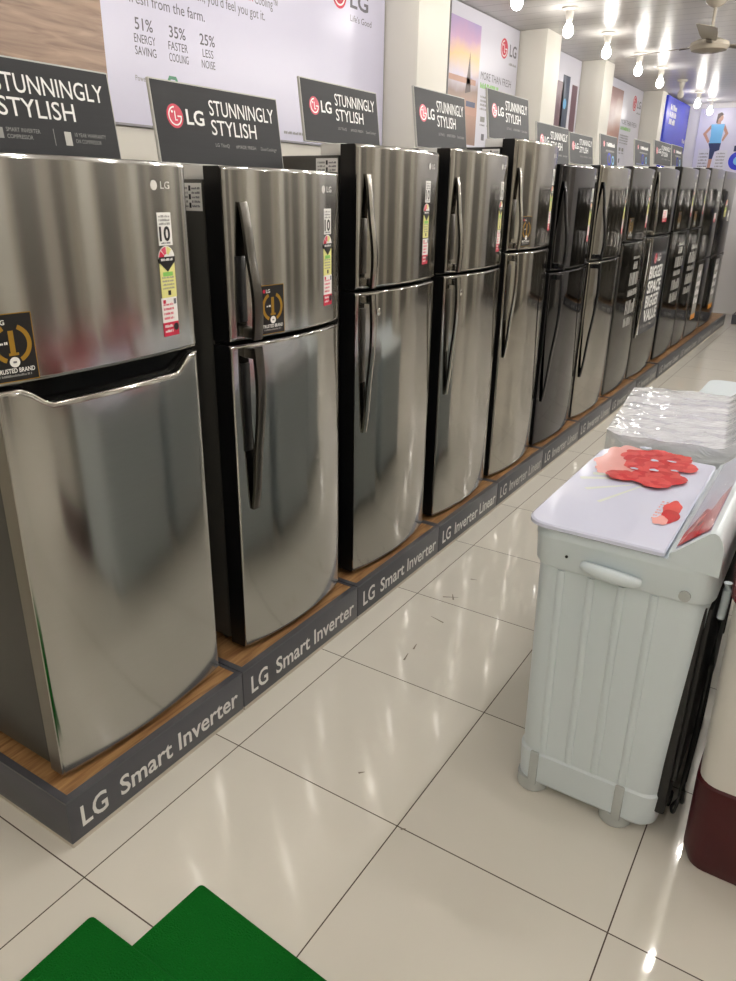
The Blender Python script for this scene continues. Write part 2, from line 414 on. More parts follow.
# ------------------------------------------------------------------ display plinths
PH = .16; XP = -.10
def plinth(y0, y1, texts, label, xf=XP, h=PH, worn=False):
    r = empty('display_plinth', (-.5, (y0+y1)/2, 0), label, 'plinth', 'slate grey plinths under the refrigerator row')
    x0 = -.95
    b = MB(); b.box(x0+.02, xf-.001, y0+.002, y1-.002, 0, .014, 'skirt'); b.build('base_strip', r)
    b = MB(); b.box(x0, xf, y0, y1, .014, h-.004, 'plinth', .003)
    # raised rim round the wood
    for q in ((xf-.024, xf, y0, y1), (x0, x0+.024, y0, y1), (x0+.02, xf-.02, y0, y0+.022), (x0+.02, xf-.02, y1-.012, y1)):
        b.box(*q, h-.006, h, 'plinth')
    b.build('box', r)
    b = MB(); b.box(x0+.023, xf-.023, y0+.021, y1-.011, h-.006, h-.001, 'plinth_top'); b.build('wood_top', r)
    fn = lambda u, v, w: (xf+w, u, v)
    for body, u, width in texts:
        full = glyphs(body, .016)[2]; k = width/full
        for i_, word in enumerate(body.split(' ')):
            ww = glyphs(word, .016)[2]; off = 0 if i_ == 0 else full-ww
            b = MB(); b.text(word, u+off*k, .050, .066 if body == 'LG' else .062, .0012, 'letter_worn' if worn else 'letter', fn, width=ww*k, bold=.016)
            b.flat = True; b.build('brand_lettering' if body == 'LG' else 'model_lettering', r)
    return r
def lgtext(y0, L, second):
    return [('LG', y0+.055*L, .125*L), (second, y0+.245*L, .715*L)]
mods = [(.042, .739, 'Smart Inverter', 'nearest plinth lettered LG Smart Inverter, under the scoop-handled refrigerator'),
        (.743, 1.455, 'Smart Inverter', 'second plinth from the front, lettered LG Smart Inverter'),
        (1.459, 2.19, 'Smart Inverter', 'third plinth from the front, last of those lettered LG Smart Inverter'),
        (2.194, 2.92, 'Inverter Linear', 'fourth plinth from the front, first lettered LG Inverter Linear'),
        (2.924, 3.66, 'Inverter Linear', 'fifth plinth from the front, lettered LG Inverter Linear, under the shiny steel refrigerator'),
        (3.664, 4.42, 'Inverter Linear', 'sixth plinth from the front, under the black glossy refrigerator'),
        (4.424, 5.26, 'Inverter Linear', 'seventh plinth from the front, under the refrigerator after the black glossy one'),
        (5.264, 6.06, 'Inverter Linear', 'eighth plinth from the front, below a graphite door with white print'),
        (6.064, 6.90, 'Inverter Linear', 'ninth plinth from the front, below the bigger space banner')]
for i, (y0, y1, t, lab) in enumerate(mods):
    plinth(y0, y1, lgtext(y0, y1-y0, t), lab, worn=i > 3)
lt = []
for k in range(4): lt += lgtext(6.93+k*1.05, 1.03, 'Inverter Linear')
plinth(6.904, 11.15, lt, 'long last plinth at the far end of the refrigerator row', xf=-.092, h=.166, worn=True)

# ------------------------------------------------------------------ refrigerators
XE = -.165
def fridge(y0, y1, ztop, zsplit, label, steel, edge='edge_black', bulge=.035, style='bar', cab='cabinet', hm='handle', hy=.06,
           stickers=(), pocket=False, zb=None, th=.07, spec=True, group='refrigerators along the left wall', X=None, hlow=.55, htop=.4, hd=.05, hw=.019, base=PH, key=False, bp=None):
    zb = base+.022 if zb is None else zb
    yc = (y0+y1)/2; hwid = (y1-y0)/2
    r = empty('refrigerator', (-.5, yc, base), label, 'refrigerator', group)
    def dx(y):
        t = max(-1, min(1, (y-yc)/hwid)); return XE+bulge*(1-t*t)
    def dmap(u, v, w): return (dx(u)+w, u, v)
    ctop = ztop-.035
    # cabinet
    b = MB(); b.box(-.82, XE-th-.012, y0+.006, y1-.006, base+.03, ctop, cab, .006)
    b.box(XE-th-.03, XE-th+.01, y0+.02, y1-.02, base+.05, ctop-.02, 'edge_black')
    b.build('cabinet', r)
    for yy in (y0+.05, y1-.05):
        for xx in (-.30, -.76):
            b = MB(); b.lathe((xx, yy, base+.0002), [(.016, 0), (.018, .004), (.018, .014), (.010, .018), (.010, .036)], 'black', 12); b.build('foot', r)
    for (ya, yb_, hk) in ((y0+.03, y0+.10, 'paper'), (y1-.12, y1-.03, 'black')):
        b = MB(); b.box(-.345, XE-th-.004, ya, yb_, ctop-.002, ztop+.004, hk, .006); b.build('hinge_cover', r)
    def door(name, z0, z1, topcut=None, notch=False):
        b = MB(); n = 26; f = .007
        ys = [y0, y0+.001, y0+.0035, y0+f]+[y0+f+(y1-y0-2*f)*i/n for i in range(1, n)]+[y1-f, y1-.0035, y1-.001, y1]
        ins = [.006, .0022, .0006, 0]+[0]*(n-1)+[0, .0006, .0022, .006]
        rows = [(0, .006), (.003, .002), (.008, 0), (.011, 0), (.5, 0), (-.011, 0), (-.008, 0), (-.003, .002), (0, .006)]
        vs = []; fs = []; nc = len(ys); nr = len(rows)
        for j, (dz, iz) in enumerate(rows):
            for y, q in zip(ys, ins):
                top = z1-(topcut(y) if topcut else 0)
                z = z0+dz if j < 4 else (z0+(top-z0)*.5 if j == 4 else top+dz)
                vs.append((dx(y)-q-iz, y, z))
        for j in range(nr-1):
            for i in range(nc-1):
                fs.append((j*nc+i, j*nc+i+1, (j+1)*nc+i+1, (j+1)*nc+i))
        b.add(vs, fs, steel)
        xb = XE-th
        # sides, top, bottom and back
        ev = []; ef = []
        for j, (dz, iz) in enumerate(rows):
            for (yy, i) in ((y0, 0), (y1, nc-1)):
                v = vs[j*nc+i]; ev += [v, (xb, v[1], v[2])]
        for j in range(nr-1):
            a = j*4; c = (j+1)*4
            ef += [(a, c, c+1, a+1), (a+2, a+3, c+3, c+2)]
        b.add(ev, ef, edge)
        for j, up in ((0, False), (nr-1, True)):
            cv = []; cf = []
            for i in range(nc):
                v = vs[j*nc+i]; cv += [v, (xb, v[1], v[2])]
            for i in range(nc-1):
                q = (2*i, 2*i+2, 2*i+3, 2*i+1); cf.append(q if up else q[::-1])
            b.add(cv, cf, edge)
        zt = [vs[(nr-1)*nc+i] for i in range(nc)]; zl = [vs[i] for i in range(nc)]
        bv = []; bf = []
        for p, q in zip(zl, zt): bv += [(xb, p[1], p[2]), (xb, q[1], q[2])]
        for i in range(nc-1): bf.append((2*i, 2*i+1, 2*i+3, 2*i+2))
        b.add(bv, bf, edge)
        return b.build(name, r, smooth=30)
    def cut(y):
        a, c, s = y0+.045, y1-.015, .085
        if y <= a or y >= c: return 0.
        e = lambda t: t*t*(3-2*t)
        q = min(1, (y-a)/s); p = min(1, (c-y)/s)
        return .045*e(min(1, q))*e(min(1, p))
    if style == 'scoop':
        top = door('freezer_door', zsplit+.006, ztop)
        low = door('fresh_food_door', zb, zsplit-.008, cut)
        b = MB()
        n = 24; vs = []; fs = []
        for i in range(n+1):
            y = y0+.004+(y1-y0-.008)*i/n
            vs += [(dx(y)-.016, y, zsplit+.007), (dx(y)-.030, y, zsplit-.075), (XE-.05, y, zsplit-.075), (XE-.05, y, zsplit+.007)]
        for i in range(n):
            for k in range(4):
                fs.append((4*i+k, 4*i+(k+1) % 4, 4*i+4+(k+1) % 4, 4*i+4+k))
        fs += [(0, 3, 2, 1), (4*n, 4*n+1, 4*n+2, 4*n+3)]
        b.add(vs, fs, 'gloss_black'); b.build('handle_recess', low)
        b = MB(); pts = []
        for i in range(61):
            y = y0+.004+(y1-y0-.008)*i/60; pts.append((dx(y)-.003, y, zsplit-.008-cut(y)))
        b.tube(pts, .0035, 'chrome', 8); b.build('handle_lip', low)
    else:
        top = door('freezer_door', zsplit+.006, ztop)
        low = door('fresh_food_door', zb, zsplit-.006)
    def handle(parent, z_near, z_far, name='handle'):
        """a bar fixed near the split at z_near and bowed back to the door at z_far"""
        b = MB(); n = 22; yh = y0+hy; rings = []
        for i in range(n+1):
            t = i/n; z = z_near+(z_far-z_near)*t
            d = hd*(math.cos(t*PI/2)**.75)*(.88+.25*math.sin(min(1, t*1.6)*PI)) + .010
            w = hw*(1-.12*t); k = .016*(1-.2*t)
            x = dx(yh)+d
            ring = [(x-k, yh-w, z), (x-.004, yh-w, z), (x-.001, yh-w+.004, z), (x, yh, z), (x-.001, yh+w-.004, z), (x-.004, yh+w, z), (x-k, yh+w, z)]
            rings.append(ring)
        b.loft(rings, hm)
        h = b.build(name, parent, smooth=40)
        s = 1 if z_far > z_near else -1
        b = MB(); za, zc = sorted((z_near+s*.004, z_near+s*.034))
        b.box(dx(yh)-.006, dx(yh)+hd-.002, yh-hw*.9, yh+hw*.9, za, zc, hm, .004); b.build('handle_bracket', h)
        if bp == '': return h
        b = MB(); za, zc = sorted((z_near+s*.05, z_near+s*abs(z_far-z_near)*.62))
        b.box(dx(yh)-.02, dx(yh-.01)+.0025, yh-hw*1.1-.012, yh+hw*.4, za, zc, bp or 'edge_black', .002); b.build('handle_backplate', h)
        return h
    if style == 'bar':
        handle(top, zsplit+.012, zsplit+htop)
        handle(low, zsplit-.012, zsplit-hlow)
    elif style == 'pocket':
        b = MB(); b.box(XE-.055, dx(y0+.02)+.001, y0+.006, y1-.006, zsplit-.03, zsplit+.007, 'gloss_black'); b.build('handle_recess', low)
    elif style == 'side':
        b = MB(); b.box(XE-.05, dx(y0+.03)+.0035, y0+.03, y0+.075, zsplit+.04, zsplit+.36, 'gloss_black', .003); b.build('handle_recess', top)
        b = MB(); b.box(XE-.05, dx(y0+.02)+.004, y0+.006, y1-.006, zsplit-.028, zsplit+.007, 'gloss_black'); b.build('door_gap', low)
    if key:
        b = MB(); b.lathe((dx(y0+hy+.075)-.002, y0+hy+.075, zsplit-.085), [(.014, 0), (.014, .004), (.010, .006)], 'chrome', 16, 'x'); b.build('lock', low)
    # badge
    yb = y1-.125
    b = MB(); b.disc(yb, ztop-.055, .012, .0012, 'badge', dmap, 20); b.text('LG', yb+.024, ztop-.063, .017, .0012, 'badge', dmap, width=.034, bold=.01); b.flat = True; b.build('brand_badge', top)
    if spec:
        b = MB(); fn = lambda u, v, w: (u, y0+.006-w, v)
        xl = -.345; zl = ctop-.085
        b.rect(xl, xl+.095, zl, zl+.075, .0008, 'paper', fn, 1)
        for k in range(5):
            b.scribble(xl+.008, xl+.04, zl+.010+k*.012, .006, .0014, 'pale_text', fn, k)
            b.scribble(xl+.056, xl+.088, zl+.010+k*.012, .006, .0014, 'grey_text', fn, k+9)
        for k in range(3): b.rect(xl+.044, xl+.052, zl+.008+k*.023, zl+.022+k*.023, .0014, 'black_print', fn, 1)
        b.flat = True; b.build('rating_label', r)
    def ten(u, v, w=.052, h=.08):
        b = MB(); b.rect(u, u+w, v, v+h, .0008, 'paper', dmap)
        for k in range(3): b.scribble(u+.005, u+w-.005, v+h-.012-k*.009, .0055, .0014, 'pale_text', dmap, k+3)
        b.text('10', u+w/2-.002, v+.012, .033, .0014, 'black_print', dmap, width=w*.78, align='C', bold=.03)
        b.scribble(u+.008, u+w-.008, v+.004, .004, .0014, 'grey_text', dmap, 5)
        b.flat = True; b.build('warranty_sticker', top)
    def energy(u, v, w=.062, h=.13):
        b = MB(); hr = w/2
        b.rect(u+.002, u+w-.002, v, v+h-hr-.012, .0008, 'yellow', dmap)
        n = 14; pts = [(u+w/2+hr*math.cos(PI*i/n), v+h-hr+hr*math.sin(PI*i/n)) for i in range(n+1)]
        b.poly(pts+[(u+w*.15, v+h-hr-.02), (u+w*.85, v+h-hr-.02)][::1] if False else pts, .0010, 'paper', dmap)
        for k, c in enumerate(('red', 'pink_red', 'yellow', 'paper')):
            a0 = PI-k*PI/4; b.arc(u+w/2, v+h-hr, hr*.35, hr*.93, a0-.05, a0-PI/4+.05, .0014, c, dmap, 6)
        b.poly([(u, v+h-hr+.004), (u, v+h-hr-.008), (u+w/2, v+h-hr-.034), (u+w, v+h-hr-.008), (u+w, v+h-hr+.004)], .0018, 'black_print', dmap)
        b.scribble(u+.008, u+w-.008, v+h-hr-.006, .006, .0022, 'paper', dmap, 2)
        b.rect(u+.012, u+w-.012, v+h*.42, v+h*.50, .0014, 'lime', dmap, 2)
        for k in range(4): b.scribble(u+.008, u+w-.01, v+.022+k*.009, .0045, .0014, 'pale_text', dmap, k+20)
        b.rect(u+w*.42, u+w*.6, v+.006, v+.018, .0014, 'black_print', dmap, 1)
        b.flat = True; b.build('energy_label', top)
    def price(u, v, w=.06, h=.10):
        b = MB(); b.rect(u, u+w, v+h*.36, v+h, .0008, 'paper', dmap); b.rect(u, u+w, v, v+h*.36, .0008, 'red', dmap)
        for k in range(4): b.scribble(u+.006, u+w*.75, v+h*.44+k*.012, .006, .0014, 'pink_red', dmap, k+30)
        b.rect(u+.006, u+.016, v+h*.86, v+h*.95, .0014, 'red', dmap, 1); b.rect(u+w*.78, u+w*.94, v+h*.82, v+h*.96, .0014, 'grey_text', dmap, 1)
        for k in range(2): b.scribble(u+.006, u+w*.6, v+h*.10+k*.013, .007, .0014, 'paper', dmap, k+40)
        b.disc(u+w*.82, v+h*.22, .010, .0014, 'black_print', dmap, 12)
        b.flat = True; b.build('feature_label', top)
    def award(u, v, w=.10, h=.145):
        b = MB(); b.rect(u-.002, u+w+.002, v-.002, v+h+.002, .0006, 'gold', dmap); b.rect(u, u+w, v, v+h, .0010, 'black_print', dmap)
        b.disc(u+.016, v+h-.016, .0055, .0016, 'red', dmap, 12)
        b.text('LG', u+.024, v+h-.021, .010, .0016, 'paper', dmap, bold=.02)
        b.arc(u+w/2, v+h*.56, w*.34, w*.44, -1.15, 1.15, .0016, 'gold', dmap, 16); b.arc(u+w/2, v+h*.56, w*.34, w*.44, PI-1.15, PI+1.15, .0016, 'gold', dmap, 16)
        b.text('1', u+w/2, v+h*.40, .050, .0018, 'gold', dmap, align='C', bold=.03); b.rect(u+w*.40, u+w*.62, v+h*.385, v+h*.425, .0018, 'gold', dmap, 1)
        b.scribble(u+w*.24, u+w*.42, v+h*.56, .006, .0022, 'paper', dmap, 3)
        b.disc(u+w/2, v+h*.285, w*.115, .0022, 'paper', dmap, 20); b.rect(u+w*.46, u+w*.54, v+h*.27, v+h*.30, .0026, 'grey_text', dmap, 1)
        b.text('TRUSTED BRAND', u+w/2, v+h*.125, .0095, .0016, 'paper', dmap, width=w*.86, align='C', bold=.02)
        b.scribble(u+w*.12, u+w*.88, v+h*.065, .005, .0016, 'pale_text', dmap, 4)
        b.flat = True; b.build('award_sticker', top)
    for s in stickers:
        {'ten': ten, 'energy': energy, 'price': price, 'award': award}[s[0]](*s[1:])
    XT[r.name, '_x'] = ztop+.0045
    return r, top, low, dmap

def side_set(y1, ztop, k=1.0):
    """the column of labels down the right edge of a freezer door"""
    u = y1-.135
    return [('ten', u+.008, ztop-.200), ('energy', u, ztop-.335), ('price', u, ztop-.437)]
fridges = []
fridges.append(fridge(.090, .700, 1.745, 1.262, 'nearest refrigerator, brushed steel doors with scooped black pocket handle', 'steel', 'edge_steel', style='scoop', bulge=.025, th=.055,
    stickers=[('ten', .577, 1.546), ('energy', .570, 1.415), ('price', .568, 1.315), ('award', .088, 1.278)]))
fridges.append(fridge(.840, 1.410, 1.745, 1.252, 'second refrigerator, steel with two bowed dark bar handles and a black award sticker', 'steel', hy=.062, hd=.042,
    stickers=[('ten', 1.288, 1.552), ('energy', 1.282, 1.420), ('price', 1.284, 1.321), ('award', .955, 1.268)]))
fridges.append(fridge(1.520, 2.135, 1.84, 1.345, 'third refrigerator, steel with slim bright handles and a row of right-edge labels', 'steel_b', hy=.05, hw=.015, hd=.034, bp='handle', hm='handle_steel', key=True,
    stickers=[('ten', 1.975, 1.652), ('energy', 1.962, 1.518), ('price', 1.966, 1.415)]))
fridges.append(fridge(2.240, 2.860, 1.865, 1.352, 'fourth refrigerator, steel with slim handles and a wide dark reflection below', 'steel_b', hy=.045, hw=.014, hd=.034, bp='handle', hm='handle_steel', key=True,
    stickers=side_set(2.86, 1.865)))
fridges.append(fridge(2.930, 3.560, 1.945, 1.415, 'fifth and tallest of the bright steel refrigerators, award sticker beside its handle', 'steel_c', hy=.045, hw=.014, hd=.034, bp='handle', hm='handle_steel',
    stickers=side_set(3.56, 1.945)+[('award', 3.05, 1.44)], cab='cabinet_black'))
fridges.append(fridge(3.625, 4.345, 1.858, 1.268, 'black glossy refrigerator with a curved black handle', 'black_steel', hy=.05, hw=.016, hd=.052, hm='handle_black', hlow=.8, htop=.5, bulge=.034, bp='',
    stickers=side_set(4.31, 1.858), cab='cabinet_black'))
fridges.append(fridge(4.400, 5.165, 1.882, 1.282, 'mirror steel refrigerator right after the black glossy one, dark curved handle', 'steel_c', hy=.05, hw=.016, hd=.052, hm='handle_black', hlow=.8, htop=.5, bulge=.034, bp='',
    stickers=side_set(5.13, 1.882), cab='cabinet_black'))
fridges.append(fridge(5.20, 5.905, 1.905, 1.372, 'graphite refrigerator with white printed lines on its lower door, left of the bigger space banner', 'graphite', style='pocket',
    stickers=[('award', 5.27, 1.40)]+side_set(5.89, 1.905), bulge=0.016, cab='cabinet_black'))
fridges.append(fridge(5.935, 6.84, 1.93, 1.392, 'refrigerator with bright crescent handles and the bigger space banner on its lower door', 'graphite', hy=.06, hw=.022, hd=.03, hm='handle_steel', hlow=.85, htop=.5,
    stickers=[('price', 6.3, 1.50, .16, .10)], bulge=0.022, bp='', cab='cabinet_black'))
fridges.append(fridge(6.935, 7.75, 1.965, 1.405, 'first graphite refrigerator beyond the bigger space banner, white print on lower door', 'graphite', style='pocket', stickers=[('award', 7.05, 1.43)]+side_set(7.72, 1.965), base=.1665, bulge=0.014, cab='cabinet_black'))
fridges.append(fridge(7.77, 8.40, 1.985, 1.41, 'second graphite refrigerator beyond the bigger space banner, third from the far end', 'graphite', style='pocket', stickers=[('award', 7.84, 1.43)]+side_set(8.37, 1.985), base=.1665, bulge=0.014, cab='cabinet_black'))
fridges.append(fridge(8.45, 9.35, 2.01, 1.055, 'bottom freezer refrigerator second from the far end, tall strip sticker on it', 'graphite', style='side', stickers=[('ten', 9.0, 1.68, .16, .10), ('price', 9.0, 1.45, .16, .10)], base=.1665, bulge=0.014, cab='cabinet_black'))
fridges.append(fridge(9.37, 10.35, 2.01, 1.05, 'last refrigerator at the far end of the row, beside the white wall', 'graphite', style='side', stickers=[('energy', 9.7, 1.5, .14, .2), ('ten', 10.0, 1.45, .14, .12)], base=.1665, bulge=0.014, cab='cabinet_black'))

# print on the lower doors further down the row
def door_print(fr, rows, w0=.0012, key='mid_text', strip=None, name='door_print'):
    r, top, low, dm = fr
    b = MB()
    for k, (u0, u1, v, h) in enumerate(rows): b.scribble(u0, u1, v, h, w0, key, dm, 50+k, .38)
    b.flat = True; return b.build(name, low)
door_print(fridges[7], [(5.52, 5.72, 1.235, .022), (5.55, 5.70, 1.155, .06), (5.48, 5.80, 1.03, .10), (5.48, 5.80, .945, .05), (5.47, 5.80, .80, .11), (5.47, 5.72, .70, .07)])
r9, top9, low9, dm9 = fridges[8]
b = MB(); b.rect(6.05, 6.72, .56, 1.375, .0012, 'banner', dm9, 10)
b.rect(6.08, 6.70, 1.26, 1.36, .0018, 'black_print', dm9, 8)
b.lg_mark(6.28, 1.20, .045, .0018, dm9); b.text('LG', 6.36, 1.175, .06, .0018, 'white_text', dm9, bold=.02)
for k, t in enumerate(('BIGGER', 'SPACE', 'BIGGER', 'VALUE')):
    b.text(t, 6.40, 1.035-k*.125, .098, .0018, 'white_text', dm9, width=.50, align='C', bold=.035)
b.scribble(6.10, 6.6, .61, .025, .0018, 'pale_text', dm9, 8)
b.rect(6.04, 6.06, .56, 1.375, .002, 'paper', dm9, 1)
b.flat = True; b.build('promo_banner', low9)
door_print(fridges[9], [(7.25, 7.5, 1.27, .025), (7.28, 7.46, 1.19, .06), (7.2, 7.6, 1.06, .10), (7.2, 7.55, .98, .05), (7.2, 7.6, .84, .10), (7.2, 7.6, .72, .09)])
door_print(fridges[10], [(7.95, 8.3, 1.20, .05), (7.9, 8.3, 1.06, .11), (7.9, 8.3, .98, .05), (7.9, 8.3, .84, .11), (7.9, 8.3, .74, .07)])
for i, (u0, u1) in ((11, (8.62, 8.85)), (12, (9.75, 10.05))):
    dm = fridges[i][3]
    b = MB(); b.rect(u0, u1, .42, 1.0, .0010, 'pale_text', dm, 4)
    for k in range(4): b.scribble(u0+.02, u1-.02, .56+k*.10, .07, .0016, 'white_text', dm, k+70)
    b.rect(u0, u1, .38, .44, .0016, 'orange', dm, 4); b.flat = True; b.build('strip_sticker', fridges[i][2])

# ------------------------------------------------------------------ boards standing on the refrigerators
def sign(y0, y1, zb, h, label, x=-.315, lean=7, blue=False, kind='lg', cat='sign'):
    r = empty('advertising_board', (x, (y0+y1)/2, zb), label, cat, 'advertising boards on top of the refrigerators')
    a = math.radians(lean); t = .010
    def fn(u, v, w): return (x-v*math.sin(a)+w*math.cos(a), y0+u, zb+v*math.cos(a)+w*math.sin(a))
    W = y1-y0
    b = MB(); b.box(0, W, 0, h, -t, -.0005, 'board_edge', .0015, 1, fn); b.rect(.004, W-.004, .003, h-.004, 0, 'board', fn, 1); b.build('panel', r)
    b = MB(); e = .0010
    if kind == 'lg' or kind == 'first':
        if kind == 'lg':
            b.lg_mark(W*.145, h*.58, h*.145, e, fn)
            b.text('LG', W*.225, h*.50, h*.175, e, 'white_text', fn, width=W*.13, bold=.02)
        else:
            b.lg_mark(W*.10, h*.58, h*.145, e, fn); b.text('LG', W*.18, h*.50, h*.165, e, 'white_text', fn, width=W*.125, bold=.02)
        b.flat = True; b.build('brand_logo', r); b = MB()
        u = .405
        b.text('STUNNINGLY', W*u, h*.645, h*.188, e, 'white_text', fn, width=W*.545, bold=.004)
        b.text('STYLISH', W*u, h*.40, h*.188, e, 'white_text', fn, width=W*.37, bold=.004)
        b.flat = True; b.build('slogan_lettering', r); b = MB()
        if kind == 'lg':
            b.text('LG ThinQ', W*.42, h*.25, h*.045, e, 'pale_text', fn, width=W*.11)
            b.flat = True; b.build('small_text', r); b = MB()
            b.text('#MADE FRESH', W*.585, h*.25, h*.045, e, 'pale_text', fn, width=W*.17)
            b.flat = True; b.build('small_text', r); b = MB()
            b.text('DoorCooling+', W*.80, h*.25, h*.045, e, 'pale_text', fn, width=W*.145)
        else:
            b.rect(W*.37, W*.405, h*.16, h*.27, e, 'pale_text', fn, 1)
            b.text('SMART INVERTER', W*.42, h*.235, h*.042, e, 'pale_text', fn, width=W*.16); b.text('COMPRESSOR', W*.42, h*.165, h*.042, e, 'pale_text', fn, width=W*.12)
            b.flat = True; b.build('small_text', r); b = MB()
            b.rect(W*.645, W*.648, h*.12, h*.30, e, 'pale_text', fn, 1); b.rect(W*.70, W*.735, h*.13, h*.28, e, 'board_edge', fn, 1)
            b.text('10 YEAR WARRANTY', W*.755, h*.235, h*.042, e, 'pale_text', fn, width=W*.17); b.text('ON COMPRESSOR', W*.755, h*.165, h*.042, e, 'pale_text', fn, width=W*.14)
    elif kind == 'blue':
        b.lg_mark(W*.2, h*.72, h*.09, e, fn); b.scribble(W*.35, W*.85, h*.66, h*.12, e, 'white_text', fn, 4); b.scribble(W*.3, W*.8, h*.5, h*.06, e, 'pale_text', fn, 5)
        b.arc(W*.5, h*.28, h*.14, h*.20, 0, 2*PI, e, 'blue', fn, 20); b.arc(W*.72, h*.26, h*.09, h*.14, 0, 2*PI, e+.0004, 'sky', fn, 20)
        b.rect(W*.1, W*.9, h*.05, h*.10, e, 'navy', fn, 1)
    b.flat = True; b.build('small_text' if kind != 'blue' else 'printed_text', r)
    return r
T = lambda i: XT[fridges[i][0].name, '_x']
sign(.080, .628, T(0), .205, 'nearest advertising board, cut by the left edge, with compressor icons', kind='first')
sign(.762, 1.305, T(1), .214, 'advertising board reading STUNNINGLY STYLISH on the second refrigerator')
sign(1.425, 1.915, T(2), .20, 'advertising board on the third refrigerator, against the lavender poster')
sign(2.21, 2.70, T(3), .236, 'advertising board on the fourth refrigerator, in front of a white column')
sign(2.94, 3.49, T(4), .228, 'highest advertising board, on the fifth refrigerator, before the sunset poster')
sign(3.64, 4.20, T(5), .222, 'advertising board on the black glossy refrigerator')
sign(4.21, 4.70, T(6), .184, 'advertising board just right of the one on the black glossy refrigerator', kind='lg')
sign(4.88, 5.31, T(6)+.0, .22, 'small board with blue rings, left of the white text of a wall poster', kind='blue')
sign(5.80, 6.32, T(8), .195, 'small board with blue rings, first to the right of a wall poster\'s white text', kind='blue')
sign(6.45, 7.12, T(9), .195, 'grey lettered board in front of the blue poster, left one of the pair', kind='lg')
sign(7.15, 7.66, T(9), .20, 'small blue patterned board in front of the blue poster, right one of the pair', kind='blue')

# ------------------------------------------------------------------ wall posters
def wmap(x): return lambda u, v, w: (x+w, u, v)
PX = XW+.018; fn = wmap(PX)
r = empty('wall_poster', (XW, 2.0, 1.95), 'long lavender white wall poster with energy saving figures and a wooden floor picture', 'poster', 'posters on the left wall')
b = MB(); b.box(XW-.002, PX-.0005, -1.2, 3.985, 1.955, H-.02, 'poster_edge'); b.rect(1.672, 3.98, 1.965, H-.02, 0, 'poster', fn, 1); b.build('panel', r)
b = MB(); b.rect(-1.2, 1.672, 2.0, H-.02, .0005, 'parquet', fn, 1)
b.rect(.78, 1.12, 2.47, H-.02, .0012, 'navy', fn, 1); b.rect(-.6, .74, 2.46, H-.02, .0012, 'paper', fn, 1)
for (y0, z0, y1, z1) in ((.80, 2.55, .52, 2.42), (.52, 2.42, .86, 2.40), (.86, 2.40, .74, 2.62), (.92, 2.62, 1.02, 2.36), (1.02, 2.40, .72, 2.44), (.40, 2.62, .30, 2.42), (.30, 2.42, .52, 2.40), (.52, 2.40, .42, 2.62)):
    d = Vector((y1-y0, z1-z0)); n = Vector((-d.y, d.x)).normalized()*.004
    b.poly([(y0-n.x, z0-n.y), (y1-n.x, z1-n.y), (y1+n.x, z1+n.y), (y0+n.x, z0+n.y)], .0018, 'white_text', fn)
b.flat = True; b.build('printed_photo', r)
b = MB(); e = .0008; g = 'grey_text'
b.text('fresh from the farm.', 1.83, 2.452, .044, e, g, fn, width=.47)
b.flat = True; b.build('headline_text', r); b = MB()
b.text('food so fresh, you\u2019d feel you got it.', 2.02, 2.535, .044, e, g, fn, width=.74)
b.flat = True; b.build('headline_text', r); b = MB()
b.text('LG refrigerators with', 1.86, 2.61, .044, e, g, fn, width=.62); b.text('LINEAR', 2.50, 2.605, .044, e, 'red', fn, width=.17); b.text('Cooling\u2122', 2.68, 2.60, .044, e, g, fn, width=.19)
b.flat = True; b.build('headline_text', r)
for y, a, q, c in ((1.905, '51%', 'ENERGY', 'SAVING'), (2.11, '35%', 'FASTER', 'COOLING'), (2.31, '25%', 'LESS', 'NOISE')):
    b = MB(); b.text(a, y, 2.352, .046, e, g, fn, width=.105, align='C', bold=.008)
    b.text(q, y, 2.300, .034, e, g, fn, width=.125 if a != '25%' else .075, align='C'); b.text(c, y, 2.252, .034, e, g, fn, width=.125 if a != '25%' else .095, align='C')
    b.flat = True; b.build('figure_text', r)
b = MB()
b.text('Powered by', 1.83, 2.146, .022, e, 'pale_text', fn, width=.13); b.flat = True; b.build('small_text', r); b = MB(); b.scribble(2.9, 3.2, 2.0, .014, e, 'pale_text', fn, 2); b.flat = True; b.build('small_text', r); b = MB()
b.disc(2.06, 2.150, .045, e, 'green', fn, 6); b.disc(2.06, 2.150, .028, e+.0004, 'poster', fn, 6); b.flat = True; b.build('green_emblem', r); b = MB()
b.lg_mark(3.46, 2.79, .075, e, fn); b.text('LG', 3.575, 2.745, .085, e, g, fn, width=.205, bold=.02); b.text('Life\u2019s Good', 3.58, 2.672, .034, e, g, fn, width=.24)
b.flat = True; b.build('brand_logo', r)

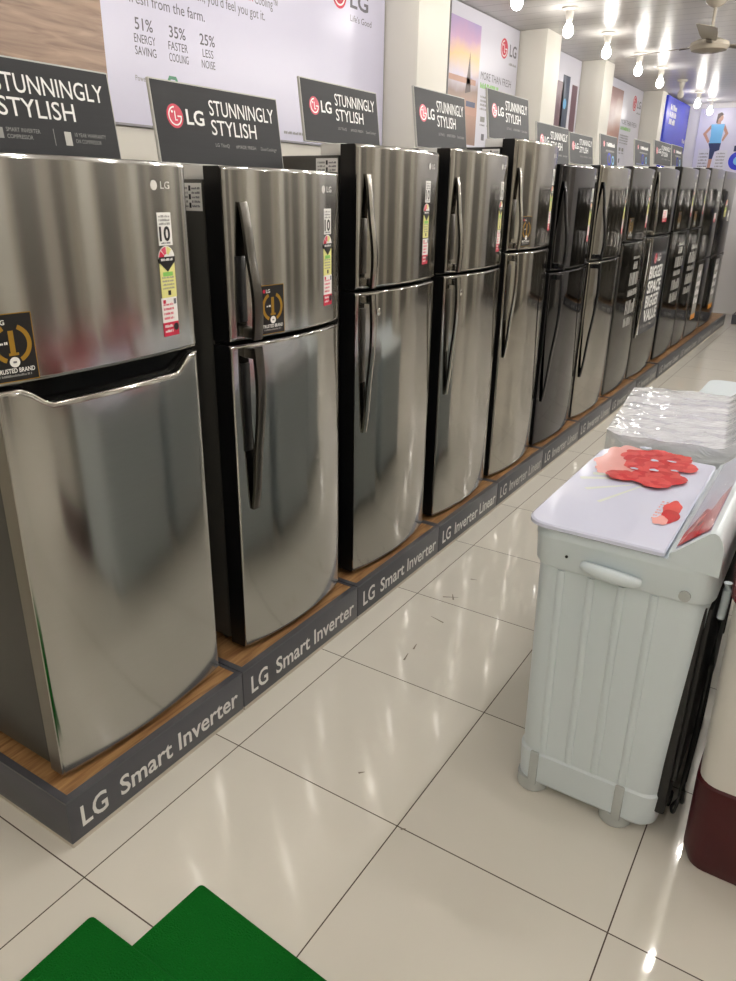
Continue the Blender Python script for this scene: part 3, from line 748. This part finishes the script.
def small_poster(y0, y1, yp, z0, photo, label, kind):
    r = empty('wall_poster', (XW, (y0+y1)/2, z0), label, 'poster', 'posters on the left wall')
    b = MB(); b.box(XW-.002, PX-.0005, y0, y1, z0, H-.004, 'poster_edge'); b.rect(y0+.002, y1-.002, z0+.002, H-.006, 0, 'poster_white', fn, 1); b.build('panel', r)
    if photo:
        b = MB(); b.rect(y0+.002, yp, z0+.02, H-.1, .0006, photo, fn, 1); b.flat = True
        if kind == 'sunset':
            b.rect(y0+.002, yp-.05, 2.52, 2.56, .0012, 'skin', fn, 1); b.poly([(y0+.3, 2.45), (y0+.36, 2.75), (y0+.40, 2.47)], .0012, 'hair', fn)
            b.rect(y0+.05, yp, 2.30, 2.36, .0012, 'skin', fn, 1); b.rect(y0+.33, yp-.04, 2.36, 2.40, .0014, 'navy', fn, 1)
        b.build('printed_photo', r)
    b = MB(); e = .0008
    if kind != 'slabs':
        k = (y1-yp)
        b.lg_mark(y1-k*.40, 2.865, .095*min(1, k), e, fn); b.text('LG', y1-k*.25, 2.825, .085, e, g, fn, width=k*.19, bold=.02); b.scribble(y1-k*.25, y1-k*.05, 2.755, .02, e, 'pale_text', fn, 3)
        b.text('MORE THAN FRESH', yp+.04, 2.585, .055, e, g, fn, width=k*.80)
        b.scribble(yp+.04, yp+.04+k*.5, 2.52, .04, e, 'lime', fn, 9)
        for q in range(4): b.scribble(yp+.06, yp+.06+k*.42, 2.45-q*.03, .016, e, 'pale_text', fn, q)
        for q in range(2): b.rect(yp+.08+q*.14, yp+.17+q*.14, 2.27, 2.31, e, 'pale_text', fn, 1); b.scribble(yp+.08+q*.14, yp+.18+q*.14, 2.24, .014, e, 'grey_text', fn, q)
        b.rect(yp+.12, yp+.18, 2.13, 2.18, e, 'grey_text', fn, 1)
    else:
        for (a, c, zt, m_) in ((y0+.33, y0+.55, 2.79, 'plum'), (y0+.50, y0+.72, 2.86, 'dark_phone'), (y0+.80, y0+.98, 2.80, 'plum')):
            b.rect(a, c, 2.1, zt, e, m_, fn, 1)
        b.disc(y0+.61, 2.6, .05, e+.0004, 'sky', fn, 16)
    b.flat = True; b.build('printed_text', r)
small_poster(4.93, 6.27, 5.47, 2.06, 'sunset', 'wall poster with a sunset photo, between the first two white columns', 'sunset')
small_poster(7.0, 8.04, 7.0, 2.06, None, 'wall poster showing dark upright slabs, behind the second white column', 'slabs')
small_poster(9.2, 10.74, 9.78, 2.06, 'dusk', 'narrow wall poster with a reddish photo, beside the blue poster', 'dusk')
# blue board hung before the wall
r = empty('blue_poster', (-1.30, 11.78, 2.15), 'bright blue poster near the far end of the left wall', 'poster')
b = MB(); b.box(-1.333, -1.302, 10.98, 12.49, 2.12, 3.02, 'blue'); b.build('panel', r)
f2 = wmap(-1.3); b = MB()
b.rect(10.985, 12.485, 2.125, 3.015, 0, 'blue', f2, 1)
for q in range(3): b.scribble(11.2, 11.62, 2.86-q*.09, .07, .001, 'white_text', f2, q)
b.scribble(12.25, 12.45, 2.5, .05, .001, 'white_text', f2, 6)
b.flat = True; b.build('printed_text', r)
# far wall poster with a printed figure
fy = lambda u, v, w: (u, YF-.02-w, v)
r = empty('wall_poster', (-.45, YF, 2.05), 'far wall poster of a person in a light blue top with hands on hips', 'poster')
b = MB(); b.box(-1.14, .55, YF-.0195, YF+.002, 2.0, 2.98, 'poster_edge'); b.rect(-1.138, .548, 2.0, 2.978, 0, 'poster', fy, 1); b.build('panel', r)
b = MB(); e = .001
b.rect(-1.08, -.90, 2.05, 2.42, e, 'poster_white', fy, 1); b.rect(-.83, -.66, 2.05, 2.40, e, 'poster_white', fy, 1)
for q in range(6): b.scribble(-1.06, -.93, 2.12+q*.045, .02, e*2, 'pale_text', fy, q); b.scribble(-.81, -.69, 2.12+q*.045, .02, e*2, 'pale_text', fy, q+6)
b.flat = True; b.build('printed_text', r)
b = MB(); c0 = -.865
b.disc(c0+.03, 2.845, .035, e, 'skin', fy, 16, .05); b.poly([(c0-.03, 2.78), (c0-.02, 2.90), (c0+.03, 2.92), (c0+.065, 2.89), (c0+.03, 2.87), (c0, 2.83), (c0-.01, 2.77)], e*2, 'hair', fy)
b.rect(c0-.01, c0+.04, 2.76, 2.82, e, 'skin', fy, 1)
b.poly([(c0-.09, 2.76), (c0+.10, 2.76), (c0+.085, 2.55), (c0+.09, 2.50), (c0-.08, 2.50), (c0-.075, 2.6)], e*2, 'sky', fy)
b.poly([(c0-.085, 2.76), (c0-.19, 2.63), (c0-.10, 2.50), (c0-.075, 2.52), (c0-.14, 2.63), (c0-.075, 2.71)], e, 'skin', fy)
b.poly([(c0+.10, 2.76), (c0+.17, 2.63), (c0+.11, 2.52), (c0+.09, 2.54), (c0+.125, 2.63), (c0+.085, 2.70)], e, 'skin', fy)
b.poly([(c0-.09, 2.50), (c0+.09, 2.50), (c0+.08, 2.40), (c0+.02, 2.38), (c0+.0, 2.28), (c0-.05, 2.28), (c0-.06, 2.42)], e*2, 'navy', fy)
b.poly([(c0-.05, 2.28), (c0, 2.28), (c0-.02, 2.06), (c0-.06, 2.06)], e*2, 'skin', fy)
b.flat = True; b.build('printed_figure', r)
b = MB(); b.arc(-.50, 2.25, .06, .13, 0, 2*PI, e, 'blue', fy, 24); b.disc(-.50, 2.25, .06, e, 'sky', fy, 16); b.disc(-.50, 2.52, .06, e, 'maroon_lid', fy, 12); b.disc(-.47, 2.62, .05, e, 'hair', fy, 12); b.rect(-.58, -.40, 2.38, 2.46, e, 'navy', fy, 1)
b.flat = True; b.build('printed_emblem', r)

# ------------------------------------------------------------------ ceiling lamps
def lamp_proto(lit='bulb'):
    r = empty('ceiling_lamp', (0, 0, H), 'x', 'lamp')
    b = MB(); b.lathe((0, 0, H), [(.062, 0), (.062, -.012), (.045, -.020), (.034, -.026), (.030, -.060), (.024, -.085), (.020, -.092)], 'lampbase', 24); b.build('lamp_holder', r)
    b = MB(); b.lathe((0, 0, H), [(.015, -.090), (.019, -.105), (.034, -.135), (.040, -.160), (.036, -.182), (.024, -.198), (.006, -.205)], lit, 24); b.build('bulb', r)
    return r
LP = lamp_proto()
LS = lamp_proto('bulb_strong')
used = set()
names = {4.60: 'lit bulb nearest to the large poster, cut by the top edge', 5.65: 'second lit bulb from the front, above the sunset poster', 6.70: 'third lit bulb from the front, above the second white column',
         7.83: 'fourth lit bulb from the front, below the left fan blade', 8.80: 'fifth lit bulb from the front, just past the left fan blade tip', 11.03: 'lit bulb second from the far wall, left of the printed figure', 12.0: 'lit bulb nearest the far wall, above the printed figure'}
def put_lamp(x, y, label, group, src=None):
    src = src or LP
    o = copy_tree(src) if src.name in used else src
    used.add(src.name)
    o.location = (x, y, H); o['label'] = label; o['group'] = group
for y in names: put_lamp(-.925, y, names[y], 'ceiling lamps above the refrigerator row')
off = lamp_proto('bulb_off'); off.location = (-.92, 9.9, H); tag(off, 'only unlit ceiling lamp, above the blue poster', 'lamp', 'ceiling lamps above the refrigerator row')
for y in (-2.4, -.95, .45, 1.5, 2.5, 3.55): put_lamp(-.925, y, 'lit bulb of the row over the refrigerators, nearer than the picture shows', 'ceiling lamps before the picture')
for y in (-2.2, -.9, 1.0, 2.0, 3.0, 4.0, 5.1, 6.1, 7.1, 8.1, 9.4, 10.5): put_lamp(1.20, y, 'lit bulb of the middle row over the washing machines', 'ceiling lamps of the middle row', LS)
for y in (-2.0, -.2, 1.8, 3.8, 5.8, 7.8, 9.8, 11.6): put_lamp(3.35, y, 'unseen lit bulb of a row added along the right wall to light the room', 'added ceiling lamps of the right row', LS)  # row out of view, added to light the room

# ceiling fan
fx, fyy, fz = .085, 5.92, 2.755
r = empty('ceiling_fan', (fx, fyy, H), 'ivory ceiling fan with three blades at the top right', 'fan')
b = MB(); b.lathe((fx, fyy, H), [(.075, 0), (.075, -.01), (.05, -.035), (.015, -.05)], 'fan', 24); b.build('canopy', r)
b = MB(); b.lathe((fx, fyy, 0), [(.011, fz+.06), (.011, H-.03)], 'fan', 12); b.build('rod', r)
b = MB(); b.lathe((fx, fyy, fz), [(.03, .10), (.045, .085), (.05, .05), (.09, .04), (.135, .02), (.14, -.005), (.125, -.03), (.06, -.045), (.0, -.047)], 'fan', 32); b.build('motor', r)
for k, a in enumerate((158, 278, 38)):
    a = math.radians(a); c, s = math.cos(a), math.sin(a)
    def bl(u, v, w, c=c, s=s): return (fx+u*c-v*s, fyy+u*s+v*c, fz+w-v*.22)
    b = MB(); b.box(.10, .24, -.022, .022, .0, .008, 'fan_dark', .002, 1, bl); arm = b.build('blade_arm', r)
    b = MB(); b.prism([(.20, -.05), (.30, -.062), (.68, -.072), (.71, -.05), (.71, .05), (.68, .068), (.30, .058), (.20, .045)], .008, .012, 'z', 'fan', bl); b.build('blade', r)

# ------------------------------------------------------------------ washing machines
def washer(x0, y0, w, d, htop, label, lid_m='wash_lid', body_m='wash_white', base_m='wash_white', top_m=None, rot=0., ov=.031, flowers=False, skirt=.15, ribs=True, back=True, group='twin tub washing machines', foot_m='wash_grey'):
    """built at its own corner: +X is the back with the control panel, near end at low Y"""
    root = empty('washing_machine', (x0, y0, 0), label, 'washing machine', group)
    top_m = top_m or body_m
    XT[root.name, '_o'] = (0, 0, 0)
    zr = htop-.12
    b = MB()
    b.loft([rr(.014, w-.019, .012, d-.012, .055, skirt), rr(.013, w-.019, .012, d-.012, .055, skirt+.02), rr(.004, w, .003, d-.003, .055, zr)], body_m); body = b.build('body', root)
    b = MB()
    zb0 = .030 if foot_m == 'wash_grey' else .002
    b.loft([rr(.026, w-.03, .022, d-.022, .05, zb0), rr(.012, w-.020, .010, d-.010, .055, .045), rr(.008, w-.015, .007, d-.007, .055, skirt-.006), rr(.013, w-.019, .012, d-.012, .055, skirt+.001)], base_m); base = b.build('base', root)
    for fx_ in ((.058, w-.130) if foot_m == 'wash_grey' else (.10, w-.1)):
        for fy_ in ((.05, d-.05) if foot_m == 'wash_grey' else ()):
            b = MB(); b.lathe((fx_, fy_, 0), [(.042, 0), (.047, .006), (.047, .045)], foot_m, 20); b.build('foot', root)
    if ribs:
        for k, q in enumerate((.088, .165, .24, .318)):
            b = MB(); t0, t1 = (q, .013, skirt+.004), (q-.010+.008*k/3, .004, zr-.01)
            rings = []
            for (x, y, z) in (t0, t1): rings.append([(x-.013, y+.004, z), (x-.009, y-.004, z), (x-.004, y-.0065, z), (x+.004, y-.0065, z), (x+.009, y-.004, z), (x+.013, y+.004, z)])
            b.loft(rings, body_m); b.build('rib', body)
        for q in (.066, w-.124):
            b = MB(); b.box(q-.012, q+.014, .003, .03, .03, skirt, 'wash_grey', .004); b.build('leg_column', base)
    # top cover band
    b = MB(); zt = htop-.02
    b.loft([rr(-.002, w+.006, -.003, d+.003, .058, zr-.004), rr(-.006, w+.010, -.007, d+.007, .060, zr+.004), rr(-.010, w+.012, -.008, d+.008, .062, zt-.028), rr(-.012, w+.012, -.009, d+.009, .062, zt-.024),
            rr(-.012, w+.012, -.009, d+.009, .062, zt-.018), rr(-.008, w+.010, -.005, d+.005, .06, zt)], top_m); cover = b.build('top_cover', root, smooth=30)
    # carry handle on the end
    b = MB(); pts = []
    for i in range(13):
        t = i/12; pts.append((.135+.145*t, -.012-.014*math.sin(PI*t)**.5, zr+.030-.008*t))
    b.tube(pts, [.010+.008*math.sin(PI*min(1, max(0, i/12)))**.4 for i in range(13)], top_m, 12); b.build('carry_handle', cover)
    b = MB(); b.lathe((.385, -.010, zr+.018), [(.014, -.006), (.014, 0), (.010, .008)], 'wash_grey', 14, 'y'); b.build('clip', cover)
    b = MB(); b.lathe((.09, -.0085, zr+.038), [(.004, -.001), (.004, .004)], 'black', 10, 'y'); b.build('screw_hole', cover)
    # lid
    wl = w-.115
    b = MB()
    b.loft([rr(-.022, wl, -.012, d-.02, .006, htop-.018), rr(-.026, wl+.002, -.016, d-.018, .055 if False else .006, htop-.012)], lid_m)
    b.v.clear(); b.f.clear(); b.m.clear()
    def lidring(g, z):
        pts = []
        r = .06
        xx0, xx1, yy0, yy1 = -ov+g, wl-g, -.016+g, d-.018-g
        for cx, cy, a0, rad in ((xx1-.012, yy1-.012, 0, .012), (xx0+r, yy1-r, PI/2, r), (xx0+r, yy0+r, PI, r), (xx1-.012, yy0+.012, 1.5*PI, .012)):
            for i in range(7):
                a = a0+PI/2*i/6; pts.append((cx+rad*math.cos(a), cy+rad*math.sin(a), z))
        return pts
    b.loft([lidring(.006, htop-.017), lidring(0, htop-.013), lidring(0, htop-.004), lidring(.004, htop)], lid_m); lid = b.build('lid', root, smooth=20)
    # sloping control panel along the back
    prof = [(wl+.004, zt-.01), (wl+.006, htop-.004), (wl+.018, htop+.004), (wl+.088, htop+.072), (wl+.098, htop+.075), (wl+.108, htop+.070), (wl+.118, htop+.055), (wl+.124, htop+.03), (w+.010, htop-.01), (w+.010, zt-.02)]
    b = MB(); n = len(prof); ends = [(-.008, .010), (-.002, .002), (.01, 0), (d-.01, 0), (d+.002, .002), (d+.008, .010)]
    rings = []
    cxm = sum(p[0] for p in prof)/n; czm = sum(p[1] for p in prof)/n
    for yy, g in ends: rings.append([(cxm+(p[0]-cxm)*(1-g*4), yy, czm+(p[1]-czm)*(1-g*6)) for p in prof])
    b.loft(rings, top_m); panel = b.build('control_panel', root, smooth=40)
    sl_ = Vector((.070, .068)).normalized()
    b = MB(); b.prism([(wl+.020, htop+.0035), (wl+.020+sl_.x*.094, htop+.0035+sl_.y*.094), (wl+.018+sl_.x*.094, htop+.0055+sl_.y*.094), (wl+.018, htop+.0055)], .006, d-.006, 'y', lid_m); b.build('panel_fascia', panel)
    if back:
        b = MB(); b.box(w-.030, w-.004, .03, d-.03, .09, zr-.02, 'black', .006); b.box(w-.006, w+.008, .05, d-.05, .20, zr-.03, 'black', .004); b.build('back_cover', root)
    XT[root.name, '_o'] = (x0, y0, 0)
    root.rotation_euler = (0, 0, rot)
    return root, body, cover, lid, panel, dict(w=w, d=d, wl=wl, h=htop, zt=zt, zr=zr)

def sub(b, name, parent): # part meshes of a machine are modelled in its own coordinates
    b.flat = True
    return b.build(name, parent)
W1 = washer(.803, .930, .440, .745, .892, 'white washing machine with a red flower print on its lid, nearest', flowers=True)
root, body, cover, lid, panel, q = W1
lm = lambda u, v, w: (u-.803, v-.930, .892+w)
def blob(b, u, v, ru, rv, key, w, seed, petals=0):
    r = random.Random(seed); n = 30; ph = r.uniform(0, 6)
    pts = []
    for i in range(n):
        a = 2*PI*i/n
        k = 1+.10*math.sin(3*a+ph)+.07*math.sin(5*a+ph*2)+(.10*abs(math.sin(petals*a/2)) if petals else 0)
        pts.append((u+ru*k*math.cos(a), v+rv*k*math.sin(a)))
    b.poly(pts, w, key, lm)
b = MB(); e = .0006
for (u0, v0, u1, v1, t) in ((.99, 1.42, .80, 1.30, .010), (.98, 1.40, .82, 1.36, .012), (.99, 1.38, .90, 1.14, .006), (.95, 1.40, .81, 1.45, .016), (.95, 1.33, .84, 1.22, .008)):
    d = Vector((u1-u0, v1-v0)); n = Vector((-d.y, d.x)).normalized()*t
    b.poly([(u0-n.x*.4, v0-n.y*.4), (u1-n.x, v1-n.y), (u1+n.x, v1+n.y), (u0+n.x*.4, v0+n.y*.4)], e, 'stem_print', lm)
fl = [(.815, 1.50, .03, .06, 'petal_pale'), (.822, 1.62, .03, .05, 'petal_pale'), (.84, 1.42, .03, .045, 'petal_pale'), (.835, 1.565, .040, .075, 'petal_pale'), (.86, 1.64, .045, .06, 'petal_pale'), (.87, 1.50, .04, .06, 'petal_pale'), (.905, 1.60, .055, .075, 'petal'), (.955, 1.64, .055, .06, 'petal'), (1.01, 1.635, .045, .055, 'petal'),
      (.93, 1.51, .05, .065, 'petal'), (.99, 1.53, .055, .07, 'petal'), (1.045, 1.56, .04, .05, 'petal'), (.955, 1.40, .045, .055, 'petal'), (1.02, 1.43, .055, .06, 'petal'), (.885, 1.42, .035, .04, 'petal_pale'), (.905, 1.375, .045, .045, 'petal_deep'), (1.0, 1.365, .045, .045, 'petal')]
t_ = .00008
for k, (u, v, ru, rv, key) in enumerate(fl):
    blob(b, u, v, ru*.9, rv*.9, key, e+t_*(1+6*k), k, 5)
    if key == 'petal_pale': continue
    for q_ in range(7):
        a_ = 2*PI*q_/7+k; pu, pv = u+ru*.55*math.cos(a_), v+rv*.55*math.sin(a_)
        blob(b, pu, pv, ru*.52, rv*.46, ('petal', 'petal_mid', 'petal', 'petal_deep')[(q_+k) % 4], e+t_*(2+6*k+q_*.6), k*9+q_, 3)
    blob(b, u, v, ru*.26, rv*.22, 'petal_deep', e+t_*(6.6+6*k), k+300, 4)
T_ = e+t_*120
for k, (u, v, ru, rv) in enumerate(((.955, 1.565, .012, .010), (.975, 1.47, .014, .010), (1.005, 1.585, .014, .007), (.92, 1.45, .012, .008), (1.03, 1.50, .012, .007), (.90, 1.68, .02, .012))): blob(b, u, v, ru, rv, 'wash_lid', T_+k*t_, k+60, 0)
for k in range(7): b.scribble(1.050, 1.072, 1.105+k*.022, .011, e, 'petal_pale', lm, k)
blob(b, 1.085, 1.21, .022, .05, 'petal', e*2, 81, 5); blob(b, 1.09, 1.14, .022, .05, 'petal_deep', e*3, 82, 5); blob(b, 1.075, 1.10, .018, .03, 'petal_pale', e*4, 83, 5)
sub(b, 'flower_print', lid)
sl = Vector((.070, .068)).normalized(); ns = Vector((-sl.y, sl.x))
def pm_(u, v, w): return (q['wl']+.018+sl.x*u+ns.x*(w+.001), v, q['h']+.0055+sl.y*u+ns.y*(w+.001))
b = MB(); b.poly([(.050, .012), (.094, .012), (.094, .36), (.075, .30), (.055, .16)], .001, 'petal_deep', pm_)
b.poly([(.004, .012), (.054, .012), (.060, .20), (.040, .24), (.020, .16), (.004, .10)], .0014, 'petal', pm_)
for k in range(3):
    b.poly([(.006+.012*k, .02+.05*k), (.016+.014*k, .03+.055*k), (.022+.013*k, .07+.06*k), (.008+.012*k, .06+.055*k)], .0018, 'petal_pale', pm_)
sub(b, 'panel_print', panel)
b = MB(); n = 16; vs = []; fs = []
rn = random.Random(3)
for i in range(n+1):
    for j in range(6):
        y = .012+.70*i/n; t = j/5
        u = -.02+t*.115
        h_ = .006+.010*math.sin(t*PI)+rn.uniform(-.003, .003)
        vs.append(pm_(u, y, h_ if j not in (0, 5) else .0025))
for i in range(n):
    for j in range(5): fs.append((i*6+j, i*6+j+1, i*6+6+j+1, i*6+6+j))
b.add(vs, fs, 'film_thin'); b.build('protective_film', panel)
# hose and cord at the back of the near machine
XT[root.name, '_o'] = (0, 0, 0)
b = MB(); b.tube([(.464, .10, .80), (.466, .10, .78), (.466, .10, .75), (.464, .10, .70)], .010, 'wash_white', 12); h_ = b.build('hose_hook', root)
b = MB(); b.tube([(.462, .13, .70), (.466, .12, .55), (.464, .15, .40), (.462, .16, .25), (.460, .16, .12), (.458, .18, .05)], .007, 'rubber', 10); b.build('drain_hose', root)
b = MB()
pts = [(.460, .20, .50), (.466, .13, .30), (.464, .09, .18), (.456, .10, .06), (.442, .17, .012), (.456, .22, .008), (.468, .16, .05), (.466, .12, .16), (.468, .20, .34), (.462, .24, .48)]
sm = []
for i in range(len(pts)-1):
    p0 = Vector(pts[max(0, i-1)]); p1 = Vector(pts[i]); p2 = Vector(pts[i+1]); p3 = Vector(pts[min(len(pts)-1, i+2)])
    for t in (0, .25, .5, .75): sm.append(.5*((2*p1)+(p2-p0)*t+(2*p0-5*p1+4*p2-p3)*t*t+(3*p1-p0-3*p2+p3)*t**3))
b.tube(sm, .0045, 'rubber', 8); cord = b.build('power_cord', root)
b = MB(); b.box(.408, .438, .17, .215, .004, .036, 'rubber', .006)
for dy in (-.012, .012): b.tube([(.409, .192+dy, .02), (.392, .192+dy, .02)], .003, 'chrome', 8)
XT[cord.name, '_o'] = (0, 0, 0); b.build('plug', cord)

W2 = washer(.790, 1.755, .455, .735, .905, 'washing machine wrapped in crinkled clear film behind the flower lid one', rot=math.radians(6.5), ribs=False)
root2 = W2[0]; qq = W2[5]
b = MB(); nx, ny = 34, 46; vs = []; fs = []; rn = random.Random(11)
for i in range(nx+1):
    for j in range(ny+1):
        u = i/nx; v = j/ny
        x = -.045+u*(qq['w']+.075); jj = min(max(j-1, 0), ny-2)/(ny-2); ii = min(max(i-1, 0), nx-2)/(nx-2); u = ii; v = jj
        x = -.045+u*(qq['w']+.075); y = -.026+v*(qq['d']+.064)
        edge = min(x+.045, qq['w']+.03-x, y+.022, qq['d']+.038-y)
        prof = qq['h']+.012 if x < qq['wl'] else qq['h']+.012+min(.078, (x-qq['wl'])*.95)
        z = prof+.003*math.sin(y*19+x*13)*math.sin(x*31+2*math.sin(y*7))+rn.uniform(-.002, .002)+.0012*math.sin(y*61+x*9+2*math.sin(x*13))
        z = max(z, prof-.006)
        if i in (0, nx) or j in (0, ny): z = prof-.085-.02*rn.random()
        c_ = max(0, (.14-u)/.14)**2; yc_ = qq['d']/2
        vs.append((x, yc_+(y-yc_)*(1-.12*c_), z))
for i in range(nx):
    for j in range(ny): fs.append((i*(ny+1)+j, (i+1)*(ny+1)+j, (i+1)*(ny+1)+j+1, i*(ny+1)+j+1))
b.add(vs, fs, 'film'); sv = XT[root2.name, '_o']; XT[root2.name, '_o'] = (0, 0, 0); b.build('plastic_wrap', root2, smooth=50); XT[root2.name, '_o'] = sv
W3 = washer(.87, 2.715, .44, .73, .80, 'white washing machine farthest along the aisle, only its lid showing', lid_m='wash_white', ribs=False)
R1 = washer(1.289, .897, .46, .72, .93, 'cream and maroon washing machine cut off by the right edge', lid_m='maroon_lid', body_m='wash_cream', base_m='maroon', top_m='maroon_lid', skirt=.285, ribs=False, back=False, foot_m='maroon', ov=.0)
R2 = washer(1.345, 1.76, .46, .72, .93, 'dark washing machine behind the cream and maroon one', lid_m='maroon_lid', body_m='cabinet_black', base_m='cabinet_black', top_m='maroon_lid', skirt=.285, ribs=False, back=False)

# ------------------------------------------------------------------ green mats
def mat_piece(name, x0, x1, y0, y1, z0, z1, label, rot=0.):
    o = (x0, y1, z0)
    b = MB(); r = .012
    outline = rr(x0, x1, y0, y1, r, 0, 4)
    lo = [(p[0], p[1], z0) for p in outline]; m1 = [(p[0], p[1], z1-.004) for p in outline]
    hi = [(p[0]+(.004 if p[0] < (x0+x1)/2 else -.004), p[1]+(.004 if p[1] < (y0+y1)/2 else -.004), z1) for p in outline]
    b.loft([lo, [(p[0], p[1], z0+.004) for p in outline]], 'turf_edge'); b.loft([[(p[0], p[1], z0+.004) for p in outline], m1, hi], 'turf')
    ob = b.build(name, None, loc=o); ob.rotation_euler = (0, 0, rot)
    return tag(ob, label, 'mat', 'green floor mats')
mat_piece('floor_mat', .274, 1.0, -.75, .150, .0005, .012, 'green mat on the floor, right one, lying partly under the other', rot=math.radians(-4))
mat_piece('floor_mat', .122, .85, -.95, -.070, .0125, .024, 'green mat at the lower left, overlapping the other green mat', rot=0)

# ------------------------------------------------------------------ the row along the far wall
r = empty('display_plinth', (1.5, 11.6, 0), 'slate grey plinth end against the far wall at the right edge', 'plinth')
b = MB(); b.box(-.02, 3.6, 11.27, 12.2, .014, .15, 'plinth', .003); b.build('box', r)
b = MB(); b.box(.0, 3.58, 11.29, 12.18, 0, .014, 'skirt'); b.build('base_strip', r)
b = MB(); b.box(.01, 3.57, 11.30, 12.17, .15, .153, 'plinth_top'); b.build('wood_top', r)
b = MB(); ff = lambda u, v, w: (u, 11.27-w, v)
for k in range(3): b.text('LG', .25+k*1.1, .05, .06, .001, 'letter', ff, width=.11); b.text('Inverter Linear', .45+k*1.1, .05, .06, .001, 'letter', ff, width=.62)
b.flat = True; b.build('lettering', r)
def far_fridge():
    o = empty('refrigerator', (0, 11.8, .153), 'dark refrigerator on the far wall plinth, seen only in reflections', 'refrigerator', 'refrigerators along the far wall')
    b = MB(); b.box(-.36, .36, 11.48, 12.15, .19, 1.82, 'cabinet_black', .006); XT[o.name, '_o'] = (0, 11.8, .153); b.build('cabinet', o)
    b = MB(); b.box(-.36, .36, 11.40, 11.475, .19, 1.22, 'graphite', .012); b.build('fresh_food_door', o)
    b = MB(); b.box(-.36, .36, 11.40, 11.475, 1.235, 1.84, 'graphite', .012); b.build('freezer_door', o)
    return o
f0 = far_fridge()
for k, x in enumerate((.62, 1.38, 2.14, 2.90)):
    o = f0 if k == 0 else copy_tree(f0)
    o.location = (x, 11.8, .153)

# ------------------------------------------------------------------ camera, world, view
cam = bpy.data.cameras.new('camera'); co = bpy.data.objects.new('camera', cam); COL.objects.link(co); SC.camera = co
f, yaw, pitch, roll, h, cx, cy = 737.274405248166, -0.5624063501514008, 0.38032871737260315, 0.016806598163657892, 1.6737061984317823, 1.3707420339652368, -0.809876113736671
F = Vector((math.sin(yaw)*math.cos(pitch), math.cos(yaw)*math.cos(pitch), -math.sin(pitch))); Rt = Vector((math.cos(yaw), -math.sin(yaw), 0)); U = Rt.cross(F)
r0 = math.cos(roll)*Rt+math.sin(roll)*U; u0 = -math.sin(roll)*Rt+math.cos(roll)*U
m = Matrix((r0, u0, -F)).transposed().to_4x4(); m.translation = (cx, cy, h)
co.matrix_world = m
cam.sensor_fit = 'HORIZONTAL'; cam.sensor_width = 36; cam.lens = 36*f/736; cam.clip_start = .02

w = bpy.data.worlds.new('world'); SC.world = w; w.use_nodes = True
w.node_tree.nodes['Background'].inputs[0].default_value = (.05, .05, .05, 1)
SC.view_settings.view_transform = 'Standard'; SC.view_settings.look = 'None'; SC.view_settings.gamma = 1; SC.view_settings.use_curve_mapping = False
SC.view_settings.exposure = 0.0
try:
    SC.cycles.use_denoising = True
    SC.cycles.max_bounces = 10; SC.cycles.diffuse_bounces = 5; SC.cycles.glossy_bounces = 5; SC.cycles.transparent_max_bounces = 12
    SC.cycles.sample_clamp_indirect = 12
except Exception:
    pass
